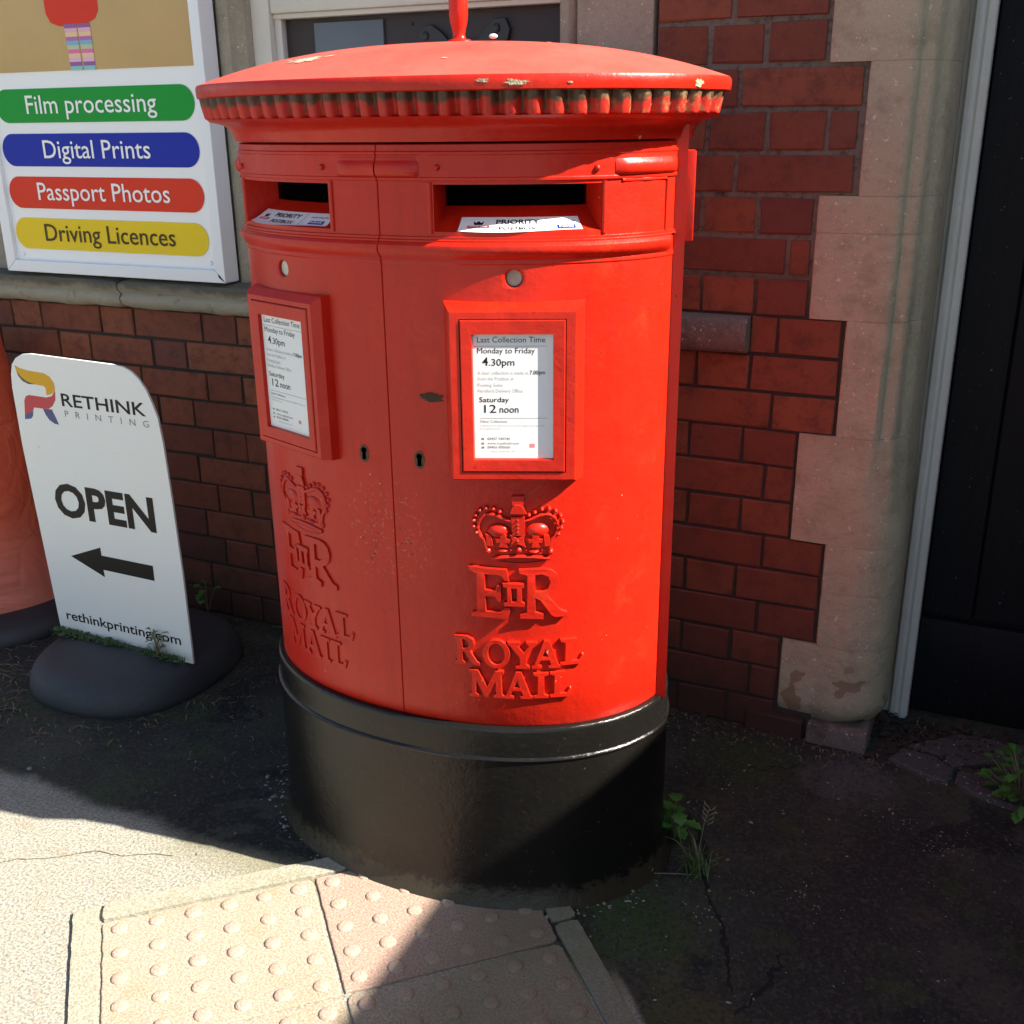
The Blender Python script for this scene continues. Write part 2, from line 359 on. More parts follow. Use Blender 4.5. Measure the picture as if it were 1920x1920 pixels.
def m_ground():
    m, nt, n, l, b = newmat('pavement_surface'); P = pos(nt)
    sep = N(nt, 'ShaderNodeSeparateXYZ'); l.new(P, sep.inputs[0]); X, Y = sep.outputs['X'], sep.outputs['Y']
    g = noise(nt, 170, 4, .7, P); big = noise(nt, 3, 6, .6, P); med = noise(nt, 14, 5, .65, P)
    pale = mixc(nt, step(nt, g, .35, .65), (.17, .16, .13), (.40, .38, .315))
    pale = mixc(nt, mathn(nt, 'MULTIPLY', step(nt, med, .5, .75), .35), pale, (.20, .155, .09))
    # old tarmac: right of the edging strip and dirt towards the wall, painted darker to deepen the shade there
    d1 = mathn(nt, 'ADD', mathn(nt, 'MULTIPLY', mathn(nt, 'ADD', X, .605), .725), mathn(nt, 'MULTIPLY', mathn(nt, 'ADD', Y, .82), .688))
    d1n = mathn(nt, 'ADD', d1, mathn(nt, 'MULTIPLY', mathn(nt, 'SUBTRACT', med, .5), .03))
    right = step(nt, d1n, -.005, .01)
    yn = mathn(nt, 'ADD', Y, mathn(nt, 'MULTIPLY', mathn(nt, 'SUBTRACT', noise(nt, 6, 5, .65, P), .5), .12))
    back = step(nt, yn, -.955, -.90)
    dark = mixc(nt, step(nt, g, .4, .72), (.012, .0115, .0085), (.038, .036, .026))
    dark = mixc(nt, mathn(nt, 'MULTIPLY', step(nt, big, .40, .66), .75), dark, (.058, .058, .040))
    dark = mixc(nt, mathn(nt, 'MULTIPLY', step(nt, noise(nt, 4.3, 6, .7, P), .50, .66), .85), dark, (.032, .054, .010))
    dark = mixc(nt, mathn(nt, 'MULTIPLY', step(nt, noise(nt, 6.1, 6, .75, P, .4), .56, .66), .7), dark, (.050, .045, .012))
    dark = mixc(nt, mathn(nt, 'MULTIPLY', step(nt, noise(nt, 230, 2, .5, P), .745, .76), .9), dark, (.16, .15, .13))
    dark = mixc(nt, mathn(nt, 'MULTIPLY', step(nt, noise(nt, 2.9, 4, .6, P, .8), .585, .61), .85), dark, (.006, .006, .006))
    for mx, my, mr, mc in ((-.49, -.80, .16, (.035, .060, .008)), (-.36, -.98, .14, (.060, .056, .014)), (-.42, -.16, .15, (.026, .045, .008)), (-.20, -.14, .13, (.085, .085, .075))):
        vd_ = N(nt, 'ShaderNodeVectorMath', operation='DISTANCE'); l.new(P, vd_.inputs[0]); vd_.inputs[1].default_value = (mx, my, 0)
        mk = step(nt, mathn(nt, 'ADD', vd_.outputs['Value'], mathn(nt, 'MULTIPLY', mathn(nt, 'SUBTRACT', noise(nt, 16, 7, .75, P), .5), .30)), mr, mr*.35)
        dark = mixc(nt, mathn(nt, 'MULTIPLY', mk, .8), dark, mc)
    vo = N(nt, 'ShaderNodeTexVoronoi'); vo.inputs['Scale'].default_value = 150; l.new(P, vo.inputs['Vector'])
    vs = N(nt, 'ShaderNodeSeparateColor'); l.new(vo.outputs['Color'], vs.inputs[0])
    dark = mixc(nt, mathn(nt, 'MULTIPLY', step(nt, vs.outputs[0], .55, 1.0), .6), dark, (.065, .060, .050))
    dark = mixc(nt, mathn(nt, 'MULTIPLY', step(nt, vs.outputs[1], .6, 1.0), .5), dark, (.006, .006, .005))
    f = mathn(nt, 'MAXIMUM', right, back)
    pale2 = mixc(nt, mathn(nt, 'MULTIPLY', step(nt, yn, -1.06, -.93), mathn(nt, 'MULTIPLY', step(nt, X, -1.7, -1.2), .7)), pale, (.15, .14, .065))
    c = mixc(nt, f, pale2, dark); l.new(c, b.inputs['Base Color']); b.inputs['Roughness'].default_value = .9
    bump(nt, b, [(g, .9, .0035), (med, .3, .008), (mathn(nt, 'MULTIPLY', vo.outputs['Distance'], f), -.5, .004)])
    return m
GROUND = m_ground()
def m_slab(name, a, bc, moss=.4):
    m, nt, n, l, b = newmat(name); P = pos(nt)
    g = noise(nt, 210, 4, .7, P)
    c = mixc(nt, step(nt, g, .35, .68), a, bc)
    c = mixc(nt, mathn(nt, 'MULTIPLY', step(nt, noise(nt, 7, 5, .65, P), .50, .66), moss), c, (.19, .18, .075))
    sep = N(nt, 'ShaderNodeSeparateXYZ'); l.new(P, sep.inputs[0])
    c = mixc(nt, mathn(nt, 'MULTIPLY', step(nt, sep.outputs['X'], -.90, -.70), .55), c, (.10, .095, .045))
    l.new(c, b.inputs['Base Color']); b.inputs['Roughness'].default_value = .9
    bump(nt, b, [(g, .8, .0025)])
    return m
SLAB = m_slab('pink_tactile_concrete', (.26, .20, .145), (.45, .365, .28), .3)
BLIST = m_slab('pink_blister_concrete', (.33, .225, .17), (.46, .345, .27), .12)
EDGE = m_slab('grey_concrete_edging', (.22, .205, .155), (.38, .36, .28), .3)
FLAG = m_stone('dark_flagstone', (.05, .05, .045), (.075, .072, .065), (.035, .035, .03), .6)
PEBBLE = plain('pale_grit', (.24, .225, .195), .8, var=.5, vscale=60)
STRAW = plain('dead_straw', (.15, .115, .07), .8, var=.5, vscale=80)
SOIL = plain('dark_soil', (.030, .022, .014), .95, 0, 1, 120, .004, .5, 30)
def leafmat(name, a, b2):
    m, nt, n, l, b = newmat(name); P = pos(nt)
    l.new(mixc(nt, noise(nt, 60, 3, .6, P), a, b2), b.inputs['Base Color']); b.inputs['Roughness'].default_value = .55
    return m
LEAF = leafmat('green_leaf', (.035, .13, .015), (.07, .20, .03)); GRASSM = leafmat('grass_blade', (.06, .13, .03), (.13, .17, .06)); MOSS = leafmat('moss', (.02, .05, .006), (.06, .10, .015))
STEM = leafmat('pale_stem', (.14, .13, .06), (.22, .2, .11))
def m_orange():
    m, nt, n, l, b = newmat('faded_red_plastic'); P = pos(nt)
    sep = N(nt, 'ShaderNodeSeparateXYZ'); l.new(P, sep.inputs[0])
    c = mixc(nt, step(nt, mathn(nt, 'ADD', sep.outputs['Z'], mathn(nt, 'MULTIPLY', noise(nt, 5, 4, .6, P), .2)), .15, .55), (.66, .19, .13), (.60, .095, .045))
    l.new(c, b.inputs['Base Color']); b.inputs['Roughness'].default_value = .5
    mp = N(nt, 'ShaderNodeMapping'); mp.inputs['Rotation'].default_value = (.3, .7, .5); l.new(P, mp.inputs[0])
    v = N(nt, 'ShaderNodeTexVoronoi', feature='DISTANCE_TO_EDGE'); v.inputs['Scale'].default_value = 5; l.new(mp.outputs[0], v.inputs['Vector'])
    bump(nt, b, [(noise(nt, 4.5, 3, .5, P, 1.5), .8, .03), (step(nt, v.outputs[0], 0, .06), .25, .004)])
    return m
ORANGE = m_orange()


# ------------------------------------------------------------------ ground
g = MB()
g.add([(-40, -40, 0), (40, -40, 0), (40, 40, 0), (-40, 40, 0)], [(0, 1, 2, 3)])
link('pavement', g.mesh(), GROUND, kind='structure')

E1 = Vector((.731, .682, 0)); E2 = Vector((.690, -.724, 0)); O = Vector((-1.138, -.945, 0))
paving = empty('tactile_paving', O, label='pinkish blister tactile paving with concrete edging in front of the postbox', cat='paving', kind=None)
paving['kind'] = 'structure'; del paving['category']
def slab(a0, a1, b0, b1, ncut, name='paving_slab', mat=SLAB, top=.005, blist=True, boff=(0, 0)):
    gp = .0030; c = []; cs_ = ((a0+gp, b0+gp), (a1-gp, b0+gp), (a1-gp, b1-gp), (a0+gp, b1-gp)); dz_ = random.uniform(-.0012, .0012)
    for q in range(4):
        pa, pb = cs_[q], cs_[(q+1) % 4]; nn = max(4, int(math.hypot(pb[0]-pa[0], pb[1]-pa[1])/.012))
        for k in range(nn):
            a, b = pa[0]+(pb[0]-pa[0])*k/nn, pa[1]+(pb[1]-pa[1])*k/nn; p = O+E1*a+E2*b
            if k == 0: p = p+(O+E1*(a0+a1)/2+E2*(b0+b1)/2-p).normalized()*random.uniform(.001, .006)
            c.append(p+Vector((mnoise.noise(p*60), mnoise.noise(p*60+Vector((9, 9, 9))), 0))*.0022)
    mb = MB(); zz = [(-.02, 0), (top-.0025+dz_, 0), (top-.0006+dz_, .0012), (top+dz_, .003)]
    ctr = sum(c, Vector())/len(c)
    rows = [[(p+(ctr-p).normalized()*ins)+Vector((0, 0, z)) for p in c] for z, ins in zz]
    mb.grid(rows, True); n = len(c); mb.f.append(tuple(range(len(mb.v)-n, len(mb.v))))
    o = mb.build(name, mat, paving, smooth=None)
    if blist:
        pitch = .068
        i0 = a0+.034+boff[0]; j = b1-.034+boff[1] if ncut else b0+.034+boff[1]
        a = i0
        while a < a1-.02:
            bb = j
            while (bb > b0+.015) if ncut else (bb < b1-.02):
                p = O+E1*a+E2*bb
                q = link('blister', BLM, None, None); q.location = (p.x, p.y, top-.0005)
                q.parent = o; q.rotation_euler[2] = random.random()*6
                s = random.uniform(.92, 1.05); q.scale = (s, s, random.uniform(.8, 1.05))
                bb += -pitch if ncut else pitch
            a += pitch
    return o
bm_ = MB(); prof = [(.0160, -.001), (.0155, .0012), (.0142, .0030), (.0115, .0043), (.007, .0050), (.002, .0052)]
bm_.grid([[(r*math.cos(2*PI*k/14), r*math.sin(2*PI*k/14), z) for k in range(14)] for r, z in prof], True); n_ = len(bm_.v); bm_.f.append(tuple(range(n_-14, n_)))
BLM = bm_.mesh('blister'); BLM.materials.append(BLIST)
for p in BLM.polygons: p.use_smooth = True
slab(-.408, 0, 0, .334, True); slab(0, .408, 0, .334, True, mat=m_slab('redder_tactile_concrete', (.27, .17, .125), (.45, .315, .25), .12))
slab(-.408, 0, .334, .742, False); slab(0, .408, .334, .742, False)
slab(-.408, 0, .742, 1.15, False); slab(0, .408, .742, 1.15, False)
for k in range(3): slab(-.408, .0 if k == 0 else .0, 0, 0, 0) if False else None
# edging strips: each stone a piece
def edging(a0, a1, b0, b1): slab(a0, a1, b0, b1, False, 'edging_stone', EDGE, .007, False)
edging(-.408, .53, -.054, 0)
edging(-.462, -.408, -.054, .60); edging(-.462, -.408, .60, 1.15)
edging(.408, .462, .02, .285); edging(.408, .462, .285, .70); edging(.408, .462, .70, 1.15)

mb = MB(); L_, R_ = [], []
for i in range(60):
    u = i/59; x = -2.05+(.60)*u; y = -1.34+.35*u-.02*math.sin(u*7)+mnoise.noise(Vector((u*9, 1, 2)))*.014+mnoise.noise(Vector((u*40, 1, 2)))*.005; wd_ = .0007+.0022*abs(mnoise.noise(Vector((u*22, 5, 1)))); L_.append((x, y-wd_, .0012)); R_.append((x, y+wd_, .0012))
mb.grid([L_, R_], False); mb.build('pavement_crack', plain('crack_dirt', (.09, .07, .04), .9), None, smooth=None, kind='structure')
def crack(pts, wd, seed, mat):
    mb = MB(); L_, R_ = [], []; n = 40
    for i in range(n+1):
        u = i/n*(len(pts)-1); k = min(int(u), len(pts)-2); a, b = Vector((*pts[k], 0)), Vector((*pts[k+1], 0)); p = a.lerp(b, u-k); t = (b-a).normalized(); sd_ = Vector((-t.y, t.x, 0))
        p = p+sd_*mnoise.noise(Vector((u*4, seed, 1)))*.012+sd_*mnoise.noise(Vector((u*16, seed, 3)))*.004; ww = wd*(.35+abs(mnoise.noise(Vector((u*5, seed, 7))))*1.6)*math.sin(PI*(.04+.92*i/n))**.5
        L_.append((p.x-sd_.x*ww, p.y-sd_.y*ww, .0013)); R_.append((p.x+sd_.x*ww, p.y+sd_.y*ww, .0013))
    mb.grid([L_, R_], False); mb.build('pavement_crack', mat, None, smooth=None, kind='structure')
TAR = plain('dark_crack', (.006, .006, .005), .9)
crack([(-.40, -.66), (-.34, -.75), (-.31, -.84), (-.29, -.90)], .006, 2, TAR); crack([(-.225, -.77), (-.235, -.86), (-.27, -.95)], .007, 4, TAR); crack([(-.50, -.42), (-.44, -.52), (-.40, -.66)], .012, 6, TAR)
crack([(-.52, -.17), (-.40, -.19), (-.30, -.13)], .002, 8, TAR)
# ------------------------------------------------------------------ the building front
Lk = [1.725-.08625*k for k in range(22)]
bld = empty('brick_building', (-1.4, .1, 0), label='red brick shopfront wall with pale stone quoins, sill and doorway', cat='building')
XL = -4.4
core = MB()
core.box(XL, -.404, .005, .30, -.2, .949)            # below the sill
core.box(-.404, -.318, .0052, .30, -.2, .949)
core.box(-.765, -.318, .005, .30, .949, 2.30)
core.box(XL, -1.86, .06, .30, .96, 2.30)
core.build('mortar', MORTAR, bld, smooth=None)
bmesh_cache = {}
def brick_mesh(wd, h=.0765):
    key = (round(wd, 3), round(h, 3), random.randint(0, 2))
    if key in bmesh_cache: return bmesh_cache[key]
    c = .0022; mb = MB(); x, z = wd/2, h/2; j = lambda: random.uniform(-.0019, .0019)
    rows = []
    for yy, ins in ((.05, 0), (c, 0), (0, c)):
        rows.append([(-x+ins+j(), yy, -z+ins+j()), (x-ins+j(), yy, -z+ins+j()), (x-ins+j(), yy, z-ins+j()), (-x+ins+j(), yy, z-ins+j())])
    mb.grid(rows, True); mb.f.append((8, 9, 10, 11))
    me = mb.mesh('brick'); me.materials.append(BRICK); bmesh_cache[key] = me; return me
def brick(x0, x1, z0, z1, gap=.0085, yoff=0):
    wd = x1-x0-gap; h = z1-z0-gap
    if wd < .02: return
    o = link('brick', brick_mesh(wd, h), None, bld)
    o.location = ((x0+x1)/2, random.uniform(-.0015, .0012)+yoff, (z0+z1)/2+random.uniform(-.0008, .0008)); o.rotation_euler = (random.uniform(-.006, .006), random.uniform(-.006, .006), random.uniform(-.006, .006))
right = {0: [-.404, -.602], 1: [-.404, -.531, -.65], 2: [-.324, -.581], 3: [-.328, -.393, -.518, -.646], 4: [-.328, -.58], 5: [-.404, -.526, -.65],
         6: [-.404, -.456, -.705], 7: [-.404, -.52, -.643], 8: [-.324, -.466, -.529], 9: [-.324, -.521, -.646], 10: [-.324, -.467, -.71], 11: [-.404, -.529, -.656],
         12: [-.404, -.472, -.72], 13: [-.404, -.524, -.651], 14: [-.324, -.464, -.71], 15: [-.324, -.525, -.65], 16: [-.324, -.466, -.71], 17: [-.404, -.527, -.653],
         18: [-.404, -.475, -.72], 19: [-.404, -.526, -.655]}
for k in range(-6, 20):
    z1 = 1.725-.08625*k; z0 = z1-.08625
    J = right.get(k, right[0] if k % 2 == 0 else right[1])
    gap = .0115 if k < 7 else .0075
    J = sorted(J)
    if k <= 7: J = [-.773+.006]+[x for x in J if x > -.74]
    elif k == 8: J = J
    else:
        # leftwards in Flemish bond
        hx = -1.968 if k % 2 else -2.155
        xs = []; x = hx-.124-.248*1; 
        n = -6
        while True:
            a = hx-.124+.372*n
            if a > J[0]-.06: break
            for q in (a, a+.124):
                if XL < q < J[0]-.06: xs.append(q+random.uniform(-.004, .004))
            n += 1
        J = [XL]+sorted(xs)+J
    for a, b in zip(J[:-1], J[1:]): brick(a, b, z0, z1, gap)
brick(-.475, -.330, -.055, .054, .006, -.018)
brick(-.61, -.48, -.075, .004, .008, -.012)

# stone quoins: each a block; flat outer leaf, splayed and moulded reveal into the doorway
def prof_up(t):      # reveal profile (x, y) from the wall face round to the door frame; t 0 = moulded, 1 = plain round
    a = [(-.238, -.004), (-.230, .004), (-.226, .016), (-.206, .018), (-.197, .026), (-.193, .046), (-.186, .056), (-.176, .062), (-.170, .078), (-.163, .10), (-.160, .13), (-.158, .20), (-.158, .27)]
    b = [(-.262, -.010), (-.240, -.009), (-.218, -.004), (-.197, .006), (-.180, .018), (-.166, .034), (-.156, .052), (-.150, .074), (-.148, .098), (-.148, .12), (-.150, .15), (-.152, .21), (-.152, .27)]
    return [(a[i][0]*(1-t)+b[i][0]*t, a[i][1]*(1-t)+b[i][1]*t) for i in range(len(a))]
def quoin(xl, z0, z1, t0, t1, rough=0.0, yf=-.004, yf1=-.006, round_bottom=False):
    mb = MB(); rows = []; nz = max(2, int((z1-z0)/.02)); gp = .0003
    for i in range(nz+1):
        u = i/nz; z = z0+gp+(z1-z0-2*gp)*u; t = t0*(1-u)+t1*u
        ins = 0
        if i == 0 or i == nz: ins = .0007
        pr = prof_up(t); row = [(xl+.004+ins, .05), (xl+.004+ins, yf+.003+ins)]
        yc = yf*(1-t)+yf1*t
        m = 7
        for q in range(m): row.append((xl+.007+ins+(pr[0][0]-xl-.007)*q/m, yc+ins))
        row += [(x-ins, y+ins) for x, y in pr]
        if round_bottom and z < z0+.06:
            s = 1-((z-z0)/.06); dd = .035*s*s
            row = [(x-dd*(1 if x > -.30 else 0), y+dd*.7) if y < .05 else (x-dd, y) for x, y in row]
        out = []
        for j, (x, y) in enumerate(row):
            nn = mnoise.noise(Vector((x*16, y*16+3, z*16)))*rough*(1 if j > 1 else 0)+mnoise.noise(Vector((x*30, y*30, z*30)))*rough*.5
            out.append((x, y-nn, z+(nn*.3 if 0 < i < nz else 0)))
        rows.append(out)
    mb.grid(rows)
    n = len(rows[0])
    mb.f.append(tuple(reversed([mb.v.index(mb.v[0])+k for k in range(n)]))); b = len(mb.v)-n; mb.f.append(tuple(b+k for k in range(n)))
    return mb.build('quoin_stone', STONE, bld, smooth=45)
Q = [(-.404, 1.553, 2.3, 0, 0, 0), (-.324, 1.294, 1.553, 0, 0, 0), (-.404, 1.218, 1.294, 0, 0, .0), (-.404, 1.035, 1.218, 0, 0, .0), (-.324, .776, 1.035, .0, .0, .001),
     (-.404, .518, .776, .9, .05, .010), (-.324, .40, .518, .95, .9, .005), (-.324, .259, .40, 1, .95, .003), (-.404, .046, .259, 1, 1, .004)]
for i, (xl, z0, z1, t0, t1, rg) in enumerate(Q): quoin(xl, z0, z1, t0, t1, rg, round_bottom=(i == 8))
MB().box(-.324, -.178, -.020, .2, -.1, .050).build('footing_stone', STONED, bld, bevel=.010)

# doorway: white post, black boarded door with ledge
post = MB()
post.grid([[(x, y, z) for x, y in ((-.150, .20), (-.146, .192), (-.138, .190), (-.134, .196), (-.128, .197), (-.122, .192), (-.112, .193), (-.106, .198), (-.104, .21), (-.104, .30))] for z in (.0, 2.3)])
post.box(-.165, -.104, .215, .30, 0.001, 2.3)
post.build('door_post', WOOD, bld, smooth=40)
post2 = MB(); post2.box(.78, .85, .19, .30, 0, 2.3); post2.build('door_post', WOOD, bld, bevel=.004)
x = -.104; k = 0
while x < .78:
    x1 = min(.78, x+.118)
    MB().box(x+.0015, x1-.0015, .232+random.uniform(0, .002), .27, .285, 2.3).build('door_board', DOOR, bld, bevel=.003, bseg=1); x = x1
MB().box(-.1035, .78, .220, .268, .015, .275).build('door_kickboard', DOOR, bld, bevel=.004)
MB().box(-.1036, .779, .2705, .29, .01, 2.3).build('door_backing', DOOR, bld, smooth=None)
MB().box(-.1035, .78, .245, .268, .27, .29).build('door_rail', DOOR, bld)
MB().box(.85, 2.0, 0, .35, -.2, 3.3).build('side_wall', BRICK, bld, smooth=None)
MB().box(-.765, .85, .01, .35, 2.30, 3.3).build('upper_wall', BRICK, bld, smooth=None)
MB().box(XL, -.765, .02, .35, 2.30, 3.3).build('upper_wall', BRICK, bld, smooth=None)

# window sill of moulded stones
def sill(x0, x1, end=False, y0=-.062):
    mb = MB(); pr = [(.04, .951), (-.020, .951), (-.036, .955), (-.048, .965), (-.052, .980), (-.048, .994), (-.042, .999), (-.046, 1.004), (-.054, 1.012), (-.058, 1.022), (-.054, 1.032), (-.04, 1.036), (.04, 1.044)]
    nx = max(2, int((x1-x0)/.03)); rows = []
    for i in range(nx+1):
        x = x0+.003+(x1-x0-.006)*i/nx; row = []
        for (y, z) in pr:
            nn = mnoise.noise(Vector((x*16, y*20, z*20)))*.005+mnoise.noise(Vector((x*60, y*60, z*60)))*.002
            ins = .004 if i in (0, nx) else 0
            row.append((x, y+nn+ins, z+nn*.6-ins*(1 if z > .99 else -1)))
        rows.append(row)
    mb.grid(rows); n = len(pr); mb.f.append(tuple(range(n))); b = len(mb.v)-n; mb.f.append(tuple(reversed([b+k for k in range(n)])))
    return mb.build('sill_stone', SILL, bld, smooth=50)
for a, b in ((XL, -2.335), (-2.335, -1.62), (-1.62, -.92)): sill(a, b)
e = MB(); rows = []
for i in range(12):
    x = -.92+.003+(.925-.535)*i/11*1.0; row = []
    for k in range(9):
        th = -PI/2+PI*k/8; y = -.030-.022*math.cos(th)*1.0; z = .993+.040*math.sin(th)
        nn = mnoise.noise(Vector((x*20, y*20, z*20)))*.004; row.append((x, y+nn-(.0 if i < 11 else -.008), z*1.0+nn*.5))
    row = [(x, .03, .953)]+row+[(x, .03, 1.033)]
    rows.append(row)
e.grid(rows); n = 11; e.f.append(tuple(range(n))); b = len(e.v)-n; e.f.append(tuple(reversed([b+k for k in range(n)])))
e.build('sill_stone', STONED, bld, smooth=50)

# window pier stones and the wooden window
pm = MB(); pr = [(-1.00, .10), (-.998, .018), (-.992, .008), (-.972, .004), (-.962, .010), (-.958, .018), (-.952, .010), (-.948, -.002), (-.775, -.002), (-.773, .05)]
pm.grid([[(x, y, z) for x, y in pr] for z in (1.0, 1.38, 2.3)]); pm.build('pier_stone', STONEG, bld, smooth=40)
pl = MB(); pr = [(-3.1, .06), (-3.08, .01), (-1.985, .01), (-1.978, .002), (-1.966, .000), (-1.957, .012), (-1.955, .030), (-1.948, .014), (-1.934, .003), (-1.918, .001), (-1.904, .008), (-1.899, .028), (-1.892, .034), (-1.872, .034), (-1.868, .05), (-1.866, .12)]
pl.grid([[(x, y, z) for x, y in pr] for z in (1.04, 1.50)]); pl.build('jamb_stone', STONEG, bld, smooth=40)
pl = MB(); pl.grid([[(x, y, z) for x, y in pr] for z in (1.502, 2.30)]); pl.build('jamb_stone', STONEG, bld, smooth=40)
win = empty('window', (-1.4, .08, 1.5)); win.parent = bld; win.matrix_parent_inverse = Matrix.Translation(-Vector(bld.location))
def wpart(mb, name, mat, bevel=.003):
    return mb.build(name, mat, win, bevel=bevel)
wpart(MB().box(-1.868, -1.812, .055, .11, 1.04, 2.3), 'window_frame', WOOD)
wpart(MB().box(-1.812, -1.79, .075, .11, 1.04, 1.712), 'window_frame', WOOD)
wpart(MB().box(-1.812, -.998, .060, .11, 1.712, 1.760), 'transom', WOOD, .006)
wpart(MB().box(-1.812, -.998, .070, .11, 1.700, 1.7118), 'transom', WOOD, .002)
wpart(MB().box(-1.79, -.998, .095, .12, 1.04, 1.6995), 'boarded_panel', DARKWOOD, .001)
wpart(MB().box(-1.70, -1.497, .088, .0945, 1.50, 1.688), 'plate', GREYPL, .001)
wpart(MB().box(-1.812, -.998, .10, .12, 1.7605, 2.3), 'pane', plain('dark_glass', (.02, .025, .03), .05), 0)
for i, (xx, dz) in enumerate(((-1.72, 0), (-1.49, 0))):
    pass
hd = MB()   # cast iron letter bracket
v, f = shape([[(-.12, -.10), (-.125, -.02), (-.11, .012), (-.085, .016), (-.06, .0), (-.04, -.02), (.04, -.02), (.065, .006), (.085, .022), (.112, .022), (.122, .0), (.118, -.02), (.10, -.035), (.095, -.06), (.085, -.10)]], .005, .002)
hd.add([(-1.275+a, .088+c_, 1.652+b) for a, b, c_ in v], f)
for cx_, cz in ((-1.375, 1.645), (-1.185, 1.655)): hd.ball((cx_, .082, cz), (.011, .008, .011))
for cx_ in (-1.31, -1.24): hd.tube([(cx_, .086, 1.56), (cx_, .082, 1.628)], .008)
wpart(hd, 'bracket', IRON, 0)
wpart(MB().ball((-1.418, .095, 1.675), (.004, .004, .004)), 'screw', IRON, 0)

# unseen wall added out of frame to throw the shadow over the right-hand pavement
MB().box(1.62, 1.95, -3.6, -.002, 0, 2.205).build('shadow_wall', m_brick(), None, smooth=None, label='unseen brick wall added out of frame on the right to throw shade', cat='wall')

# ------------------------------------------------------------------ menu board on the sill
sg = empty('sign_board', (-2.35, -.05, 1.045), label='white framed sign with coloured film and photo service strips on the sill', cat='sign')
MB().box(-2.745, -1.958, -.047, .0, 1.048, 2.25).build('panel', PANEL, sg, smooth=None)
def fr(pts, name='frame'):
    mb = MB(); 
    mb.add([(x, y, z) for x, z in pts for y in (-.060, -.002)], [(0, 2, 4, 6), (7, 5, 3, 1), (0, 1, 3, 2), (2, 3, 5, 4), (4, 5, 7, 6), (6, 7, 1, 0)]); 
    return mb.build(name, WHITEGLOSS, sg, bevel=.0012, bseg=1)
fr([(-2.752, 1.045), (-1.940, 1.045), (-1.972, 1.078), (-2.715, 1.078)])
fr([(-1.9395, 1.046), (-1.9395, 2.25), (-1.972, 2.217), (-1.972, 1.079)])
fr([(-2.7525, 1.046), (-2.7155, 1.079), (-2.7155, 2.217), (-2.7525, 2.25)])
MB().tube([(-1.945, -.0605, 1.050), (-1.955, -.0607, 1.060), (-1.962, -.0605, 1.068)], [.001, .005, .001], 6, flat=.3).build('chipped_corner', DARKP, sg)
MB().box(-2.7154, -1.9725, -.0490, -.0465, 1.592, 2.217).build('poster', plain('tan_poster', (.50, .32, .12), .12, var=.22, vscale=3), sg, smooth=None)
def sgflat(polys, name, mat, y=-.0500):
    v, f = shape(polys); mb = MB().add([(a, y, b) for a, b, c_ in v], [tuple(reversed(q)) for q in f]); return mb.build(name, mat, sg, smooth=None)
sgflat([[(-2.47, 2.05), (-2.463, 1.735), (-2.450, 1.712), (-2.42, 1.702), (-2.37, 1.700), (-2.32, 1.705), (-2.29, 1.716), (-2.277, 1.735), (-2.275, 1.80), (-2.285, 2.05)]], 'poster_dress', REDP)
stripes = [(.30, .12, .30), (.75, .42, .50), (.80, .55, .30), (.45, .16, .42), (.20, .45, .62), (.50, .55, .30), (.72, .18, .38), (.80, .55, .35), (.75, .45, .60), (.30, .12, .30), (.25, .55, .60)]
smats = [flat('legging_stripe', c) for c in stripes]
for i, c in enumerate(stripes):
    za, zb = 1.706-i*.0104, 1.706-(i+1)*.0104
    for q in (0, 1):
        xo = (-2.404 if q == 0 else -2.356); dx = .0005*i
        sgflat([[(xo+dx, za), (xo+.045+dx*(.2 if q else .6), za), (xo+.044+dx*(.2 if q else .6), zb), (xo+.001+dx, zb)]], 'poster_stripe', smats[i], -.0502)
PILL = [('Film processing', 1.460, 1.549, GREEN, WHITEP, -2.587, -2.117, 1.4835), ('Digital Prints', 1.343, 1.431, BLUE, WHITEP, -2.546, -2.157, 1.3655),
        ('Passport Photos', 1.227, 1.315, REDP, WHITEP, -2.592, -2.107, 1.2510), ('Driving Licences', 1.112, 1.200, YEL, BROWNP, -2.588, -2.105, 1.1360)]
for tx, z0, z1, mt, tm, xa, xb, zb in PILL:
    r = (z1-z0)/2; zc = (z0+z1)/2; pts = []
    for k in range(17): th = -PI/2+PI*k/16; pts.append((-1.991-r+r*math.cos(th), zc+r*math.sin(th)))
    xl = -2.706
    for k in range(17): th = PI/2+PI*k/16; pts.append((xl+r+r*math.cos(th), zc+r*math.sin(th)))
    sgflat([pts], 'print_strip', mt, -.0485)
    mb = MB(); text_fit(mb, tx, xa, xb, zb, .048, lambda a, b: (a, -.0500, b), .004, 1.0)
    me = mb.build('lettering', tm, sg, smooth=None)
for xx in (-2.69, -1.992): MB().ball((xx, -.048, 1.095), (.007, .004, .007)).build('screw', WHITEGLOSS, sg)

# ------------------------------------------------------------------ OPEN forecourt board
ab = empty('forecourt_board', (-2.12, -.42, 0), label='white OPEN advertising board with arrow standing in black rubber base', cat='sign')
out = [(-2.349, .085), (-1.874, .085), (-1.873, .34), (-1.878, .555), (-1.884, .70), (-1.891, .765), (-1.903, .800), (-1.9186, .835), (-1.938, .860), (-1.96, .877), (-1.985, .886), (-2.02, .8895), (-2.294, .8955), (-2.325, .892), (-2.350, .880), (-2.367, .862), (-2.376, .835), (-2.380, .80), (-2.379, .6405)]
v, f = shape([out], .0028, .0006)
MB().add([(a, -.4238+c_, b) for a, b, c_ in v], f).build('panel', ABOARD, ab, smooth=30)
def abf(polys, name, mat, y=-.4276):
    v, f = shape(polys); return MB().add([(a, y, b) for a, b, c_ in v], [tuple(reversed(q)) for q in f]).build(name, mat, ab, smooth=None)
inner = [(a+(-2.13-a)*.022, b+(.5-b)*.012) for a, b in out]
